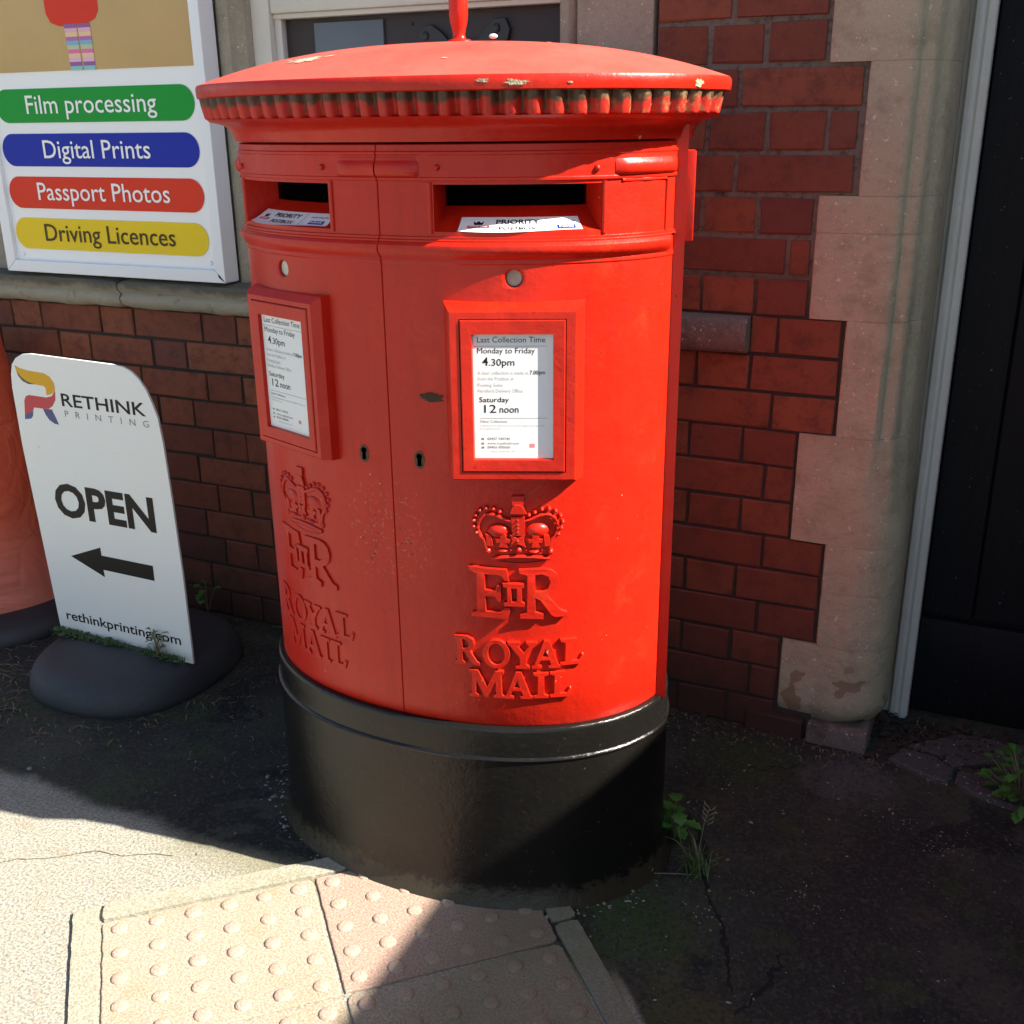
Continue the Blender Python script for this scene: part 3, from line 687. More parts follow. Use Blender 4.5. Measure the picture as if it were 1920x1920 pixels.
abf([out, inner], 'panel_edge', GREYP, -.4270)
LY = [(-2.3582, .8618), (-2.34, .8547), (-2.3146, .8507), (-2.2565, .8481), (-2.2387, .8411), (-2.2259, .8253), (-2.2246, .8084), (-2.2333, .7979), (-2.2457, .7924), (-2.2592, .7902), (-2.2573, .8067), (-2.2623, .8136), (-2.2961, .8156), (-2.3212, .8208), (-2.3417, .8325), (-2.3535, .8463)]
LG = [(-2.3582, .8618), (-2.3535, .8463), (-2.3417, .8325), (-2.3212, .8208), (-2.2929, .8154), (-2.3187, .8143), (-2.3372, .8201), (-2.3507, .8337)]
LR = [(-2.2251, .8059), (-2.2298, .7786), (-2.2422, .7627), (-2.259, .7525), (-2.2772, .7515), (-2.3117, .7516), (-2.3175, .7406), (-2.341, .732), (-2.35, .7248), (-2.3429, .7681), (-2.3353, .78), (-2.3227, .7844), (-2.2932, .7839), (-2.2606, .7832), (-2.24, .7887)]
LB1 = [(-2.352, .7158), (-2.3494, .7274), (-2.3373, .7336), (-2.3164, .7407), (-2.3203, .7278), (-2.3288, .7194)]
LB2 = [(-2.2799, .7512), (-2.2476, .7523), (-2.2386, .7334), (-2.2304, .7131), (-2.2459, .714), (-2.2621, .7224), (-2.2725, .735)]
abf([LY], 'logo', flat('logo_yellow', (.70, .38, .02))); abf([LG], 'logo', flat('logo_grey', (.12, .11, .10))); abf([LR], 'logo', flat('logo_red', (.55, .07, .08)))
abf([LB1], 'logo', flat('logo_blue', (.09, .12, .28))); abf([LB2], 'logo', flat('logo_violet', (.10, .10, .24)))
pl_ = lambda a, b: (a, -.4278, b)
for tx_, xa, xb, zb, cp, bo in (('RETHINK', -2.208, -1.926, .7655, .034, .012), ('OPEN', -2.289, -1.9415, .4515, .0965, .034), ('rethinkprinting.com', -2.319, -1.907, .1345, .0285, .012)):
    mb = MB(); text_fit(mb, tx_, xa, xb, zb, cp, pl_, bo); mb.build('lettering', DARKP, ab, smooth=None)
mb = MB(); text_fit(mb, 'PRINTING', -2.203, -1.921, .7375, .0165, pl_, -.006, 2.4); mb.build('lettering', GREYP, ab, smooth=None)
abf([[(-2.2644, .336), (-2.15, .3786), (-2.149, .3555), (-1.9706, .3545), (-1.9713, .311), (-2.15, .3134), (-2.1484, .2919)]], 'arrow', BLACKP)
def dome(cx, cy, a, b_, h, mat, parent, name='base', wob=0.0, lip=.012, n=48, pw=2.2):
    mb = MB(); rows = []
    for i, (rr, zz) in enumerate([(.99, 0), (1.0, .05*h), (1.0, .18*h), (.990, .34*h), (.968, .50*h), (.935, .64*h), (.885, .76*h), (.81, .86*h), (.69, .93*h), (.5, .98*h), (.2, h)]):
        rows.append([(cx+a*rr*math.copysign(abs(math.cos(th))**(2/pw), math.cos(th)), cy+b_*rr*math.copysign(abs(math.sin(th))**(2/pw), math.sin(th)), zz) for th in [2*PI*k/n for k in range(n)]])
    mb.grid(rows, True); n0 = len(mb.v); mb.f.append(tuple(range(n0-n, n0)))
    return mb.build(name, mat, parent, smooth=40)
dome(-2.118, -.378, .264, .280, .098, RUBBER, ab, pw=2.4)

# ------------------------------------------------------------------ red cone sign at the left edge
cone = empty('cone_sign', (-2.87, -.24, 0), label='faded red tapered pavement sign with crumpled skin on round black foot', cat='sign')
mb = MB(); rows = []
for i in range(30):
    z = .062+.80*i/29; r = .262-.105*(i/29)
    row = []
    for k in range(56):
        th = 2*PI*k/56; nn = mnoise.noise(Vector((math.cos(th)*2.2, math.sin(th)*2.2, z*5)))*.012*(1-z*.6)+(.004*math.sin(th*5+z*9) if z < .5 else 0)
        row.append((-2.865+(r+nn)*math.cos(th), -.24+(r+nn)*math.sin(th), z))
    rows.append(row)
mb.grid(rows, True); n0 = len(mb.v); mb.f.append(tuple(range(n0-56, n0))); mb.build('cover', ORANGE, cone, smooth=50)
dome(-2.86, -.24, .365, .365, .070, RUBBER2, cone, 'foot', pw=2.0, lip=.02)

# ------------------------------------------------------------------ post box
CX, CY, PHI, NE, SA, SB = -.952, -.560, .02, 2.18, .4276, .3147
_T = 3000; _tab = []; 
def _sec(t):
    c, s = math.cos(t), math.sin(t)
    return SA*math.copysign(abs(c)**(2/NE), c), SB*math.copysign(abs(s)**(2/NE), s)
L = 0; last = None
for i in range(_T+1):
    u, w_ = _sec(-PI+PI*i/_T)
    if last: L += math.hypot(u-last[0], w_-last[1])
    _tab.append([L, u, w_]); last = (u, w_)
half = L/2
for t in _tab: t[0] -= half
HS = half
import bisect
_ks = [t[0] for t in _tab]
def sec(s):
    i = min(max(bisect.bisect(_ks, s), 1), _T); a, b = _tab[i-1], _tab[i]; k = 0 if b[0] == a[0] else (s-a[0])/(b[0]-a[0])
    return a[1]+(b[1]-a[1])*k, a[2]+(b[2]-a[2])*k
def nrm(s):
    a = sec(s-.012); b = sec(s+.012); dx, dy = b[0]-a[0], b[1]-a[1]; l = math.hypot(dx, dy); return dy/l, -dx/l
def rot(u, w_): c, s = math.cos(PHI), math.sin(PHI); return CX+u*c-w_*s, CY+u*s+w_*c
def PT(s, z, o=0.0):
    u, w_ = sec(s); nx, ny = nrm(s); X, Y = rot(u+nx*o, w_+ny*o); return (X, Y, z)
box = empty('post_box', (CX, CY, 0), label='red double aperture pillar post box with black base on the pavement', cat='post box')
def loop(o, rear=.26, n=220, flute=None, fo=0.0):
    pts = []; SE = .575 if rear > .27 else .55
    for i in range(n):
        s = -SE+2*SE*i/(n-1); u, w_ = sec(s); nx, ny = nrm(s); q = o+(flute(s) if flute else 0); pts.append((u+nx*q, w_+ny*q))
    ue, we = pts[-1]; m = n//2
    for i in range(1, m):
        t = PI*i/m; a = ue-.004
        u = a*math.copysign(abs(math.cos(t))**(2/1.9), math.cos(t)); pts.append((u, we+(rear+o-we)*math.sin(t)**(2/1.9)))
    return pts
def lathe(prof, mat, name, rear=.26, capt=False, capb=False, n=220, smooth=35, z0=0, flute=None, parent=None):
    mb = MB(); rows = []
    for o, z in prof: rows.append([(*rot(*p), z) for p in loop(o, rear, n, flute)])
    mb.grid(rows, True)
    m = len(rows[0])
    if capt: mb.f.append(tuple(range(len(mb.v)-m, len(mb.v))))
    if capb: mb.f.append(tuple(reversed(range(m))))
    return mb.build(name, mat, parent or box, smooth=smooth)
lathe([(.038, -.01), (.032, .008), (.020, .030), (.015, .06), (.0135, .12), (.0135, .325), (.0160, .3265), (.0172, .3295), (.0160, .3325), (.0130, .3345), (.0120, .350), (.0120, .386), (.0112, .3905), (.0085, .3935), (.005, .3942), (-.03, .392)], BLACK, 'base', capt=True)
# rear half of the body, with the flange that stands out beside the doors
rb = MB(); rear = [(.410, -.068), (.4400, -.067), (.4385, -.064), (.418, .0), (.385, .10), (.30, .19), (.17, .245), (0, .26), (-.17, .245), (-.30, .19), (-.385, .10), (-.418, 0), (-.4385, -.064), (-.4400, -.067), (-.410, -.068), (-.3, -.1), (.3, -.1)]
rb.grid([[(*rot(*p), z) for p in rear] for z in (.392, 1.44)], True); rb.build('rear_casing', RED, box, smooth=35)
MB().add([(*rot(a, b), z) for z in (1.255, 1.40) for a, b in ((.430, -.0655), (.4530, -.0635), (.4420, -.025), (.420, -.015))], [(0, 3, 2, 1), (4, 5, 6, 7), (0, 1, 5, 4), (1, 2, 6, 5), (2, 3, 7, 6), (3, 0, 4, 7)]).build('hinge_lug', RED, box, bevel=.003)
# door skins
ARR = .530
def band(z):   # horizontal mouldings as outward offset
    o = 0.0
    pts = [(.394, -.002), (.398, 0), (1.232, 0), (1.2345, .0015), (1.238, .0015), (1.2405, .001), (1.245, .005), (1.250, .0095), (1.256, .0115), (1.262, .0105), (1.266, .007), (1.2675, .005), (1.270, .0052), (1.2715, .0030), (1.275, .003), (1.276, 0), (1.360, 0), (1.3612, .0028), (1.365, .0030), (1.3665, .0018), (1.3985, .0018), (1.400, .0032), (1.4035, .0032), (1.405, 0), (1.414, 0), (1.4155, -.003)]
    for (a, b), (c, d) in zip(pts[:-1], pts[1:]):
        if a <= z <= c: return b+(d-b)*(z-a)/(c-a) if c > a else b
    return 0
bz = [.394, .398, .5, .6, .7, .8, .9, 1.0, 1.1, 1.18, 1.1945, 1.2255, 1.232, 1.2345, 1.238, 1.2405, 1.245, 1.250, 1.256, 1.262, 1.266, 1.2675, 1.270, 1.2715, 1.275, 1.276, 1.283, 1.300, 1.320, 1.340, 1.355, 1.360, 1.3612, 1.365, 1.3665, 1.38, 1.3985, 1.400, 1.4035, 1.405, 1.414, 1.4155]
S0, S1, ZA, ZB = .097, .365, 1.283, 1.355       # aperture
KS, KZ = .224, 1.210                             # enamel disc window
def door(sg_):
    g_ = .0005; ss = [g_, g_+.0012]+[.02+.0128*i for i in range(6)]+[S0]+[S0+(S1-S0)*i/20 for i in range(1, 20)]+[S1, .38, .395, .41, .425, .44, .455, .47, .485, .5, .512, .522, .5275, ARR]
    ss = [a for a in ss]; ss = sorted(set(round(a, 5) for a in ss))
    ka, kb = [min(ss, key=lambda a: abs(a-q)) for q in (KS-.026, KS+.026)]
    z0, z1 = 1.1945, 1.2255
    def off(s, z):
        o = band(z)
        if o > .003 and 1.24 < z < 1.27 and s > .505: o *= max(0, 1-(s-.505)/.012)**.5
        if s < .003: o -= .0010*(s <= g_+1e-6)
        if s > .5275: o = min(o, 0)-.004*(s >= ARR-1e-6)
        # thick tube moulding segments on the top rail
        return o
    mb = MB(); V = {}
    def vid(s, z):
        k = (s, z)
        if k not in V: V[k] = len(mb.v); mb.v.append(PT(sg_*s, z, off(s, z)))
        return V[k]
    for i in range(len(ss)-1):
        for j in range(len(bz)-1):
            a, b, c, d = ss[i], ss[i+1], bz[j], bz[j+1]
            if a >= S0-1e-6 and b <= S1+1e-6 and c >= ZA-1e-6 and d <= ZB+1e-6: continue
            if a >= ka-1e-6 and b <= kb+1e-6 and c >= z0-1e-6 and d <= z1+1e-6: continue
            q = [vid(a, c), vid(b, c), vid(b, d), vid(a, d)]
            mb.f.append(tuple(q) if sg_ > 0 else tuple(reversed(q)))
    # round window: square patch to circle, then a short tunnel
    n = 32; R = .0138; cz = KZ; cs = (ka+kb)/2; ring0 = []; hw, hh = (kb-ka)/2, (z1-z0)/2
    for k in range(n):
        th = 2*PI*k/n; c, s_ = math.cos(th), math.sin(th); m = min(hw/abs(c) if abs(c) > 1e-6 else 9, hh/abs(s_) if abs(s_) > 1e-6 else 9); ring0.append((cs+c*m, cz+s_*m))
    rows = [[PT(sg_*a, b, off(a, b)) for a, b in ring0]]
    for r, o in ((R+.0035, 0), (R+.001, -.0012), (R, -.004), (R, -.020)):
        rows.append([PT(sg_*(cs+r*math.cos(2*PI*k/n)), cz+r*math.sin(2*PI*k/n), o) for k in range(n)])
    mb.grid(rows, True)
    # corners of the patch
    for (a, b) in ((ka, z0), (kb, z0), (ka, z1), (kb, z1)):
        near = sorted(range(n), key=lambda k: abs(ring0[k][0]-a)+abs(ring0[k][1]-b))[:2]
        base = len(mb.v); mb.v += [PT(sg_*a, b, 0), PT(sg_*ring0[near[0]][0], ring0[near[0]][1], 0), PT(sg_*ring0[near[1]][0], ring0[near[1]][1], 0)]; mb.f.append((base, base+1, base+2))
    # aperture lining: jambs, lintel, floor that slopes up inwards
    D = -.060; m = 14; top = []; bot = []
    for i in range(m+1):
        s = S0+(S1-S0)*i/m; top.append(s)
    fr_ = [[PT(sg_*s, ZB, 0) for s in top], [PT(sg_*s, ZB, D) for s in top]]
    fl_ = [[PT(sg_*s, ZA, 0) for s in top], [PT(sg_*s, ZA+.004, -.012) for s in top], [PT(sg_*s, ZA+.036, D) for s in top]]
    mb.grid(fr_); mb.grid(fl_)
    for s in (S0, S1):
        b0 = len(mb.v); mb.v += [PT(sg_*s, ZA, 0), PT(sg_*s, ZA+.004, -.012), PT(sg_*s, ZA+.036, D), PT(sg_*s, ZB, D), PT(sg_*s, ZB, 0)]; mb.f.append(tuple(b0+k for k in range(5)))
    # seam edge and arris returns inward
    for s in (ss[0], ss[-1]):
        mb.grid([[PT(sg_*s, z, off(s, z)) for z in bz], [PT(sg_*s, z, -.014) for z in bz]])
    d = mb.build('door', RED, box, smooth=28)
    lip = MB()   # raised rim beside the aperture
    for s in (S0-.006, S1+.006):
        lip.tube([PT(sg_*s, z, -.0005) for z in (ZA-.004, 1.30, 1.34, ZB+.003)], .0042, 8)
    lip.build('aperture_rim', RED, d, smooth=60)
    vd = MB(); vd.grid([[PT(sg_*s, z, D-.01) for s in top] for z in (ZA-.02, ZB+.02)]); vd.grid([[PT(sg_*s, z, -.021) for s in (cs-.03, cs, cs+.03)] for z in (cz-.03, cz+.03)])
    vd.build('dark_slot', VOID, d, smooth=None)
    dk = MB(); dk.add([PT(sg_*(cs+.0128*math.cos(2*PI*k/24)), cz+.0128*math.sin(2*PI*k/24), -.0165 if sg_ > 0 else -.006) for k in range(24)], [tuple(range(24))]); dk.build('enamel_disc', ENAMEL, d, smooth=None)
    # top rail tube segments
    def seg(a, b, name='rail_moulding'):
        t = MB(); m = max(3, int((b-a)/.012)); pr = [(-.004, 1.3660), (.004, 1.3665), (.0075, 1.3695), (.0092, 1.375), (.0092, 1.381), (.0080, 1.3865), (.0045, 1.390), (.0038, 1.3915), (.0038, 1.395), (-.004, 1.3965)]
        rows = []
        for i in range(m+1):
            s = a+(b-a)*i/m; k = 0.0 if i in (0, m) else 1.0
            if (i == 0 and abs(a) < .01) or (i == m and abs(b) < .01): k = 1
            rows.append([PT(sg_*s, zz, o*(k if k else .3)) for o, zz in pr])
        t.grid(rows); n8 = len(pr); t.f.append(tuple(reversed(range(n8)))); bb = len(t.v)-n8; t.f.append(tuple(bb+q for q in range(n8)))
        t.build(name, RED, d, smooth=50)
    seg(.0015, .074); seg(.388, .527)
    # square panel moulding beside the aperture
    t = MB()
    t.tube([PT(sg_*s, z, .0005) for s, z in ((.402, 1.3585), (.45, 1.3585), (.497, 1.3585), (.5, 1.3555), (.5, 1.32), (.5, 1.28), (.5, 1.272))], .0028, 6)
    t.build('panel_bead', RED, d, smooth=60)
    for s, z in ((.105, 1.3805), (.357, 1.3775)):
        MB().ball(PT(sg_*s, z, .0025), (.0052, .0052, .0052)).build('bolt', RED, d, smooth=60)
    # keyhole with worn escutcheon
    ks, kz = .055, .903
    e = MB(); e.add([PT(sg_*(ks+.0100*math.cos(2*PI*k/20)*(1+.12*math.sin(k*2.3))), kz+.0165*math.sin(2*PI*k/20)-.002, .0008) for k in range(20)], [tuple(range(20))]); e.build('escutcheon', BRASS, d, smooth=None)
    kh = [(.0055*math.cos(2*PI*k/14), .0055*math.sin(2*PI*k/14)+.004) for k in range(-2, 10)]
    v, f = shape([[(a, b) for a, b in kh]+[(-.0038, -.013), (.0038, -.013)]])
    MB().add([PT(sg_*(ks)+a, kz+b, .0014) for a, b, c_ in v], f).build('keyhole', VOID, d, smooth=None)
    return d
DR = door(1); DL = door(-1)
# worn patches on the right door
def patch(d, cs, cz, rw, rh, mat, o=.0012, seed=0, n=26):
    random.seed(seed); pts = []
    for k in range(n):
        th = 2*PI*k/n; q = 1+random.uniform(-.28, .28); pts.append(PT(cs+rw*q*math.cos(th), cz+rh*q*math.sin(th), o))
    MB().add(pts, [tuple(range(n))]).build('bare_patch', mat, d, smooth=None)
RUST = plain('bare_rusty_metal', (.055, .028, .012), .8, 0, 1, 150, .002, .5, 80)
patch(DR, .083, 1.0135, .021, .0075, RUST, seed=3, n=40)
for i in range(11):
    random.seed(40+i); patch(DR if i % 2 else DL, (1 if i % 2 else -1)*random.uniform(.008, .075), random.uniform(.70, .80), .0014, .0014, RUST, .0012, 90+i, 8)

# notice frames
def notice(d, cs):
    u, w_ = sec(cs); nx, ny = nrm(cs); ox, oy = rot(u, w_); c, s_ = math.cos(PHI), math.sin(PHI); nX, nY = nx*c-ny*s_, nx*s_+ny*c
    tX, tY = -nY, nX
    def F(a, z, h): return (ox+tX*a+nX*h, oy+tY*a+nY*h, z)
    zc = 1.0215; H1 = .023 if cs > 0 else .0175
    mb = MB()
    def rect(a, b, c_, e_, h): return [F(a, c_, h), F(b, c_, h), F(b, e_, h), F(a, e_, h)]
    Aw, Zt, Zb = (.103, 1.164, .881) if cs > 0 else (.0985, 1.161, .884)
    rows = [rect(-Aw-.011, Aw+.014, Zb-.002, Zt+.013, -.022), rect(-Aw-.008, Aw+.011, Zb-.001, Zt+.010, .004), rect(-Aw, Aw, Zb, Zt, H1-.002), rect(-Aw+.002, Aw-.002, Zb+.002, Zt-.002, H1), rect(-.0865, .0865, .8945, 1.151, H1), rect(-.0865, .0865, .8945, 1.151, H1-.010)]
    mb.grid(rows, True); fr0 = mb.build('notice_surround', RED, d, smooth=25)
    mb = MB(); q = .0848
    rows = [rect(-q, q, .8962, 1.1495, H1-.012), rect(-q, q, .8962, 1.1495, H1+.0005), rect(-q+.0015, q-.0015, .8977, 1.148, H1+.002), rect(-.0665, .0665, .9165, 1.1265, H1+.001), rect(-.065, .065, .918, 1.125, H1-.0062)]
    mb.grid(rows, True); fr1 = mb.build('notice_frame', RED, d, smooth=25)
    k = MB(); k.add(rect(-.067, .067, .915, 1.128, H1-.0060), [(0, 1, 2, 3)]); paper = k.build('notice_paper', PAPER, d, smooth=None)
    # corners in paper px space of the photograph's notice: width 1060 x height 1640
    def pl(a, b): return F(-.065+a*.130/1080, 1.125-b*.207/1640, H1-.0057)
    dk, md, lt = DARKP, GREYP, PALEGREY
    def tx(body, x0, x1, yb, cap, bold=0.0, m=None):
        q = MB(); text_fit(q, body, x0, x1, -yb, cap, lambda a, b: pl(a, -b), bold); q.build('notice_lettering', m, paper, smooth=None)
    tx('Last Collection Time', 60, 975, 100, 72, .0, dk); tx('Monday to Friday', 60, 835, 240, 72, .0, dk); tx('4', 125, 205, 400, 110, .014, dk); tx('.30pm', 215, 560, 400, 88, .004, dk)
    tx('A later collection is made at', 60, 750, 515, 46, .0, lt); tx('7.00pm', 765, 970, 515, 52, .012, dk)
    tx('from the Postbox at', 60, 550, 590, 46, 0, lt); tx('Posting Suite', 60, 400, 675, 46, 0, lt); tx('Hereford Delivery Office.', 60, 680, 750, 46, 0, lt)
    tx('Saturday', 75, 480, 880, 66, .006, dk); tx('12', 140, 305, 1022, 106, .004, dk); tx('noon', 350, 610, 1022, 92, .006, dk)
    tx('Other Collections', 80, 455, 1155, 34, .004, md); tx('Collections are made from this box throughout the day until', 80, 960, 1205, 24, 0, lt); tx('the last collection time shown', 80, 370, 1245, 22, 0, lt)
    tx('08457 740740', 175, 490, 1390, 34, .004, md); tx('www.royalmail.com', 175, 610, 1450, 32, .004, md); tx('08456 000606', 175, 490, 1505, 34, .004, md); tx('Postbox number HR1 1300', 220, 560, 1555, 22, 0, lt)
    for (a, b, yy, th) in ((20, 1000, 145, 5), (80, 1000, 1092, 5)): MB().add([pl(a, yy), pl(b, yy), pl(b, yy+th), pl(a, yy+th)], [(3, 2, 1, 0)]).build('ruled_line', md, paper, smooth=None)
    for yy in (1362, 1425, 1480): MB().add([pl(95, yy), pl(130, yy), pl(130, yy+26), pl(95, yy+26)], [(3, 2, 1, 0)]).build('contact_symbol', md, paper, smooth=None)
    rd = MB(); rd.add([pl(760, 1440), pl(830, 1440), pl(830, 1490), pl(760, 1490)], [(3, 2, 1, 0)]); rd.build('notice_emblem', flat('pink_print', (.7, .25, .25)), paper, smooth=None)
notice(DR, .2225); notice(DL, -.2225)

# relief: crown, cipher and ROYAL MAIL
def C6(x, y): return ((x-768)*.0001308, .847-(y-128)*.0001385)
def C8(x, y): return ((800+x/3.692-968)*.00093, .577-((880+y/3.692)-1188)*.00106)
UL = {
 'I': [[(0,0),(1,0),(1,.07),(.70,.12),(.70,.88),(1,.93),(1,1),(0,1),(0,.93),(.30,.88),(.30,.12),(0,.07)]],
 'L': [[(0,0),(.9,0),(1,.26),(.93,.3),(.8,.12),(.44,.11),(.44,.88),(.66,.93),(.66,1),(0,1),(0,.93),(.20,.88),(.20,.12),(0,.07)]],
 'A': [[(0,0),(.32,0),(.32,.07),(.20,.1),(.28,.3),(.62,.3),(.70,.1),(.60,.07),(.60,0),(1,0),(1,.07),(.94,.1),(.60,1),(.44,1),(.09,.1),(0,.07)], [(.33,.4),(.58,.4),(.465,.75)]],
 'Y': [[(.28,0),(.74,0),(.74,.07),(.62,.12),(.62,.45),(.9,.9),(1,.93),(1,1),(.66,1),(.66,.93),(.76,.88),(.55,.58),(.30,.88),(.40,.93),(.40,1),(0,1),(0,.93),(.08,.88),(.42,.42),(.42,.12),(.28,.07)]],
 'M': [[(0,0),(.26,0),(.26,.07),(.17,.12),(.2,.68),(.46,0),(.53,0),(.78,.70),(.80,.12),(.72,.07),(.72,0),(1,0),(1,.07),(.95,.12),(.92,.88),(1,.93),(1,1),(.78,1),(.52,.34),(.25,1),(.02,1),(.02,.93),(.10,.88),(.07,.12),(0,.07)]],
 'R': [[(0,0),(.40,0),(.40,.07),(.30,.12),(.30,.46),(.40,.46),(.74,.07),(.85,0),(1,0),(1,.08),(.9,.12),(.60,.5),(.74,.58),(.80,.74),(.74,.90),(.52,1),(0,1),(0,.93),(.10,.88),(.10,.12),(0,.07)], [(.30,.56),(.30,.9),(.46,.9),(.57,.82),(.6,.73),(.55,.61),(.42,.56)]],
 'O': [[(.5+.5*math.cos(2*PI*k/24), .5+.5*math.sin(2*PI*k/24)) for k in range(24)], [(.5+.33*math.cos(2*PI*k/24), .5+.40*math.sin(2*PI*k/24)) for k in range(24)]]}
def relief(d, cs, HF=1.0):
    def build(name, items):
        mb = MB()
        for kind, dat in items:
            if kind == 'poly':
                v, f = shape(dat[0], dat[1], .0011); mb.add([PT(cs+a, b, (c_+dat[2])*(HF if c_+dat[2] > 0 else 1)) for a, b, c_ in v], f)
            elif kind == 'tube':
                t = MB(); t.tube([(a, 0, b) for a, b in dat[0]], dat[1], 8); mb.add([PT(cs+a, b, (-y+dat[2])*HF) for a, y, b in t.v], t.f)
            elif kind == 'ball':
                t = MB(); (a, b), rx, rz, h = dat; t.ball((a, 0, b), (rx, h, rz), 10, 6); mb.add([PT(cs+p[0], p[2], -p[1]*HF) for p in t.v], t.f)
        return mb.build(name, RED, d, smooth=40)
    k1 = .0001308
    E_ = [(130,1080),(625,1110),(655,1255),(610,1250),(560,1180),(335,1165),(335,1390),(480,1405),(510,1330),(548,1330),(552,1540),(515,1540),(480,1475),(335,1470),(345,1690),(540,1700),(615,1635),(672,1640),(637,1790),(150,1760),(160,1725),(232,1700),(238,1170),(135,1120)]
    R_ = [(800,1110),(1130,1100),(1220,1120),(1290,1180),(1320,1270),(1300,1370),(1240,1430),(1160,1470),(1290,1620),(1340,1680),(1425,1710),(1425,1762),(1270,1765),(1225,1740),(1080,1530),(1000,1480),(1000,1690),(1105,1725),(1105,1785),(805,1775),(810,1730),(905,1700),(905,1180),(800,1150)]
    Rh = [(1000,1170),(1100,1165),(1180,1200),(1210,1290),(1180,1370),(1110,1410),(1000,1410)]
    II = [(585,1290),(850,1295),(850,1338),(822,1345),(824,1540),(858,1560),(855,1600),(600,1595),(600,1560),(643,1545),(640,1340),(590,1330)]; IIh = [(680,1345),(770,1350),(772,1545),(690,1545)]
    c = lambda P_: [C6(*p) for p in P_]
    build('royal_cipher', [('poly', ([c(E_)], .005, .0035)), ('poly', ([c(R_), c(Rh)], .005, .0035)), ('poly', ([c(II), c(IIh)], .005, .0060))])
    # crown
    it = []
    ra = [(870,455),(930,445),(980,425),(1030,400),(1085,382),(1150,372),(1210,385),(1265,425),(1300,480),(1310,540),(1300,600),(1275,660),(1235,700),(1215,760),(1200,830)]
    la = [(1570-x, y+(0 if x < 1250 else 10)) for x, y in ra]
    la = [(min(700, 700-(870-1570+x-0)*0+x-0) if False else x, y) for x, y in la]
    for A_ in (ra, la): it.append(('tube', ([C6(*p) for p in A_], [26*k1]*len(A_), .0055)))
    for (x, y) in [(930,380),(1005,345),(1095,305),(1190,300),(1275,335),(1340,400),(1368,480),(1350,560),(1310,640)]: it.append(('ball', (C6(x, y), 35*k1, 35*k1, .0115)))
    for (x, y) in [(550,335),(468,300),(372,295),(290,325),(235,390),(205,460),(205,540),(240,620)]: it.append(('ball', (C6(x, y), 33*k1, 33*k1, .0115)))
    it.append(('poly', ([c([(718,135),(860,130),(855,235),(720,240)])], .005, .004)))
    it.append(('poly', ([c([(690,345),(885,345),(850,262),(820,240),(750,240),(720,270)])], .006, .005)))
    it.append(('poly', ([c([(705,405),(868,400),(872,640),(720,640)])], .005, .003)))
    it.append(('tube', ([C6(700, 370), C6(880, 370)], [20*k1]*2, .005)))
    for y in (440, 500, 550, 600): it.append(('ball', (C6(785, y), 24*k1, 24*k1, .0125)))
    it.append(('ball', (C6(1040, 590), 165*k1, 110*k1, .011))); it.append(('ball', (C6(530, 600), 165*k1, 110*k1, .011)))
    it.append(('poly', ([c([(400, 690), (1170, 690), (1185, 910), (395, 905)])], .004, -.0005)))
    for x in (780,): it.append(('poly', ([c([(x, 690), (x+85, 640), (x+70, 715), (x+95, 790), (x, 750), (x-90, 790), (x-65, 715), (x-85, 640)])], .004, .004)))
    for x in (590, 1010): it.append(('poly', ([c([(x, 595), (x+40, 650), (x+30, 690), (x+90, 700), (x+80, 740), (x+30, 735), (x+50, 800), (x-50, 800), (x-30, 735), (x-80, 740), (x-90, 700), (x-30, 690), (x-35, 650)])], .004, .004)))
    for x in (410, 1165): it.append(('poly', ([c([(x-40, 640), (x+20, 660), (x+45, 780), (x-30, 790)])], .004, .0035)))
    it.append(('ball', (C6(780, 715), 30*k1, 30*k1, .013)))
    for x, y in ((390, 858), (795, 838), (1210, 868)): it.append(('ball', (C6(x, y), 48*k1, 50*k1, .013)))
    for x, y in ((580, 850), (990, 860)): it.append(('ball', (C6(x, y), 82*k1, 26*k1, .012)))
    for x in (470, 690, 890, 1100): it.append(('ball', (C6(x, 845), 16*k1, 16*k1, .008)))
    it.append(('tube', ([C6(x, 965-30*math.sin(PI*(x-430)/770)) for x in range(430, 1201, 70)], [10*k1]+[30*k1]*10+[28*k1], .005)))
    it.append(('tube', ([C6(x, 1010+30*math.sin(PI*(x-500)/640)) for x in range(520, 1141, 62)], [6*k1]+[14*k1]*9+[6*k1], .0015)))
    build('crown', it)
    it = []
    for ch, x0, x1, y0, y1 in (('R',170,345,1135,1330),('O',372,562,1148,1342),('Y',552,752,1162,1342),('A',722,918,1155,1342),('L',925,1092,1152,1328),('M',270,515,1368,1553),('A',522,718,1370,1556),('I',732,832,1378,1553),('L',850,1003,1376,1552)):
        it.append(('poly', ([[(C8(x0+(x1-x0)*a, 0)[0], C8(0, y1+(y0-y1)*b)[1]) for a, b in pp] for pp in UL[ch]], .0045, .0022)))
    it.append(('ball', (C8(1085, 1275), .004, .004, .005))); it.append(('ball', (C8(995, 1505), .004, .004, .005)))
    build('raised_lettering', it)
relief(DR, .2250); relief(DL, -.2240, .42)

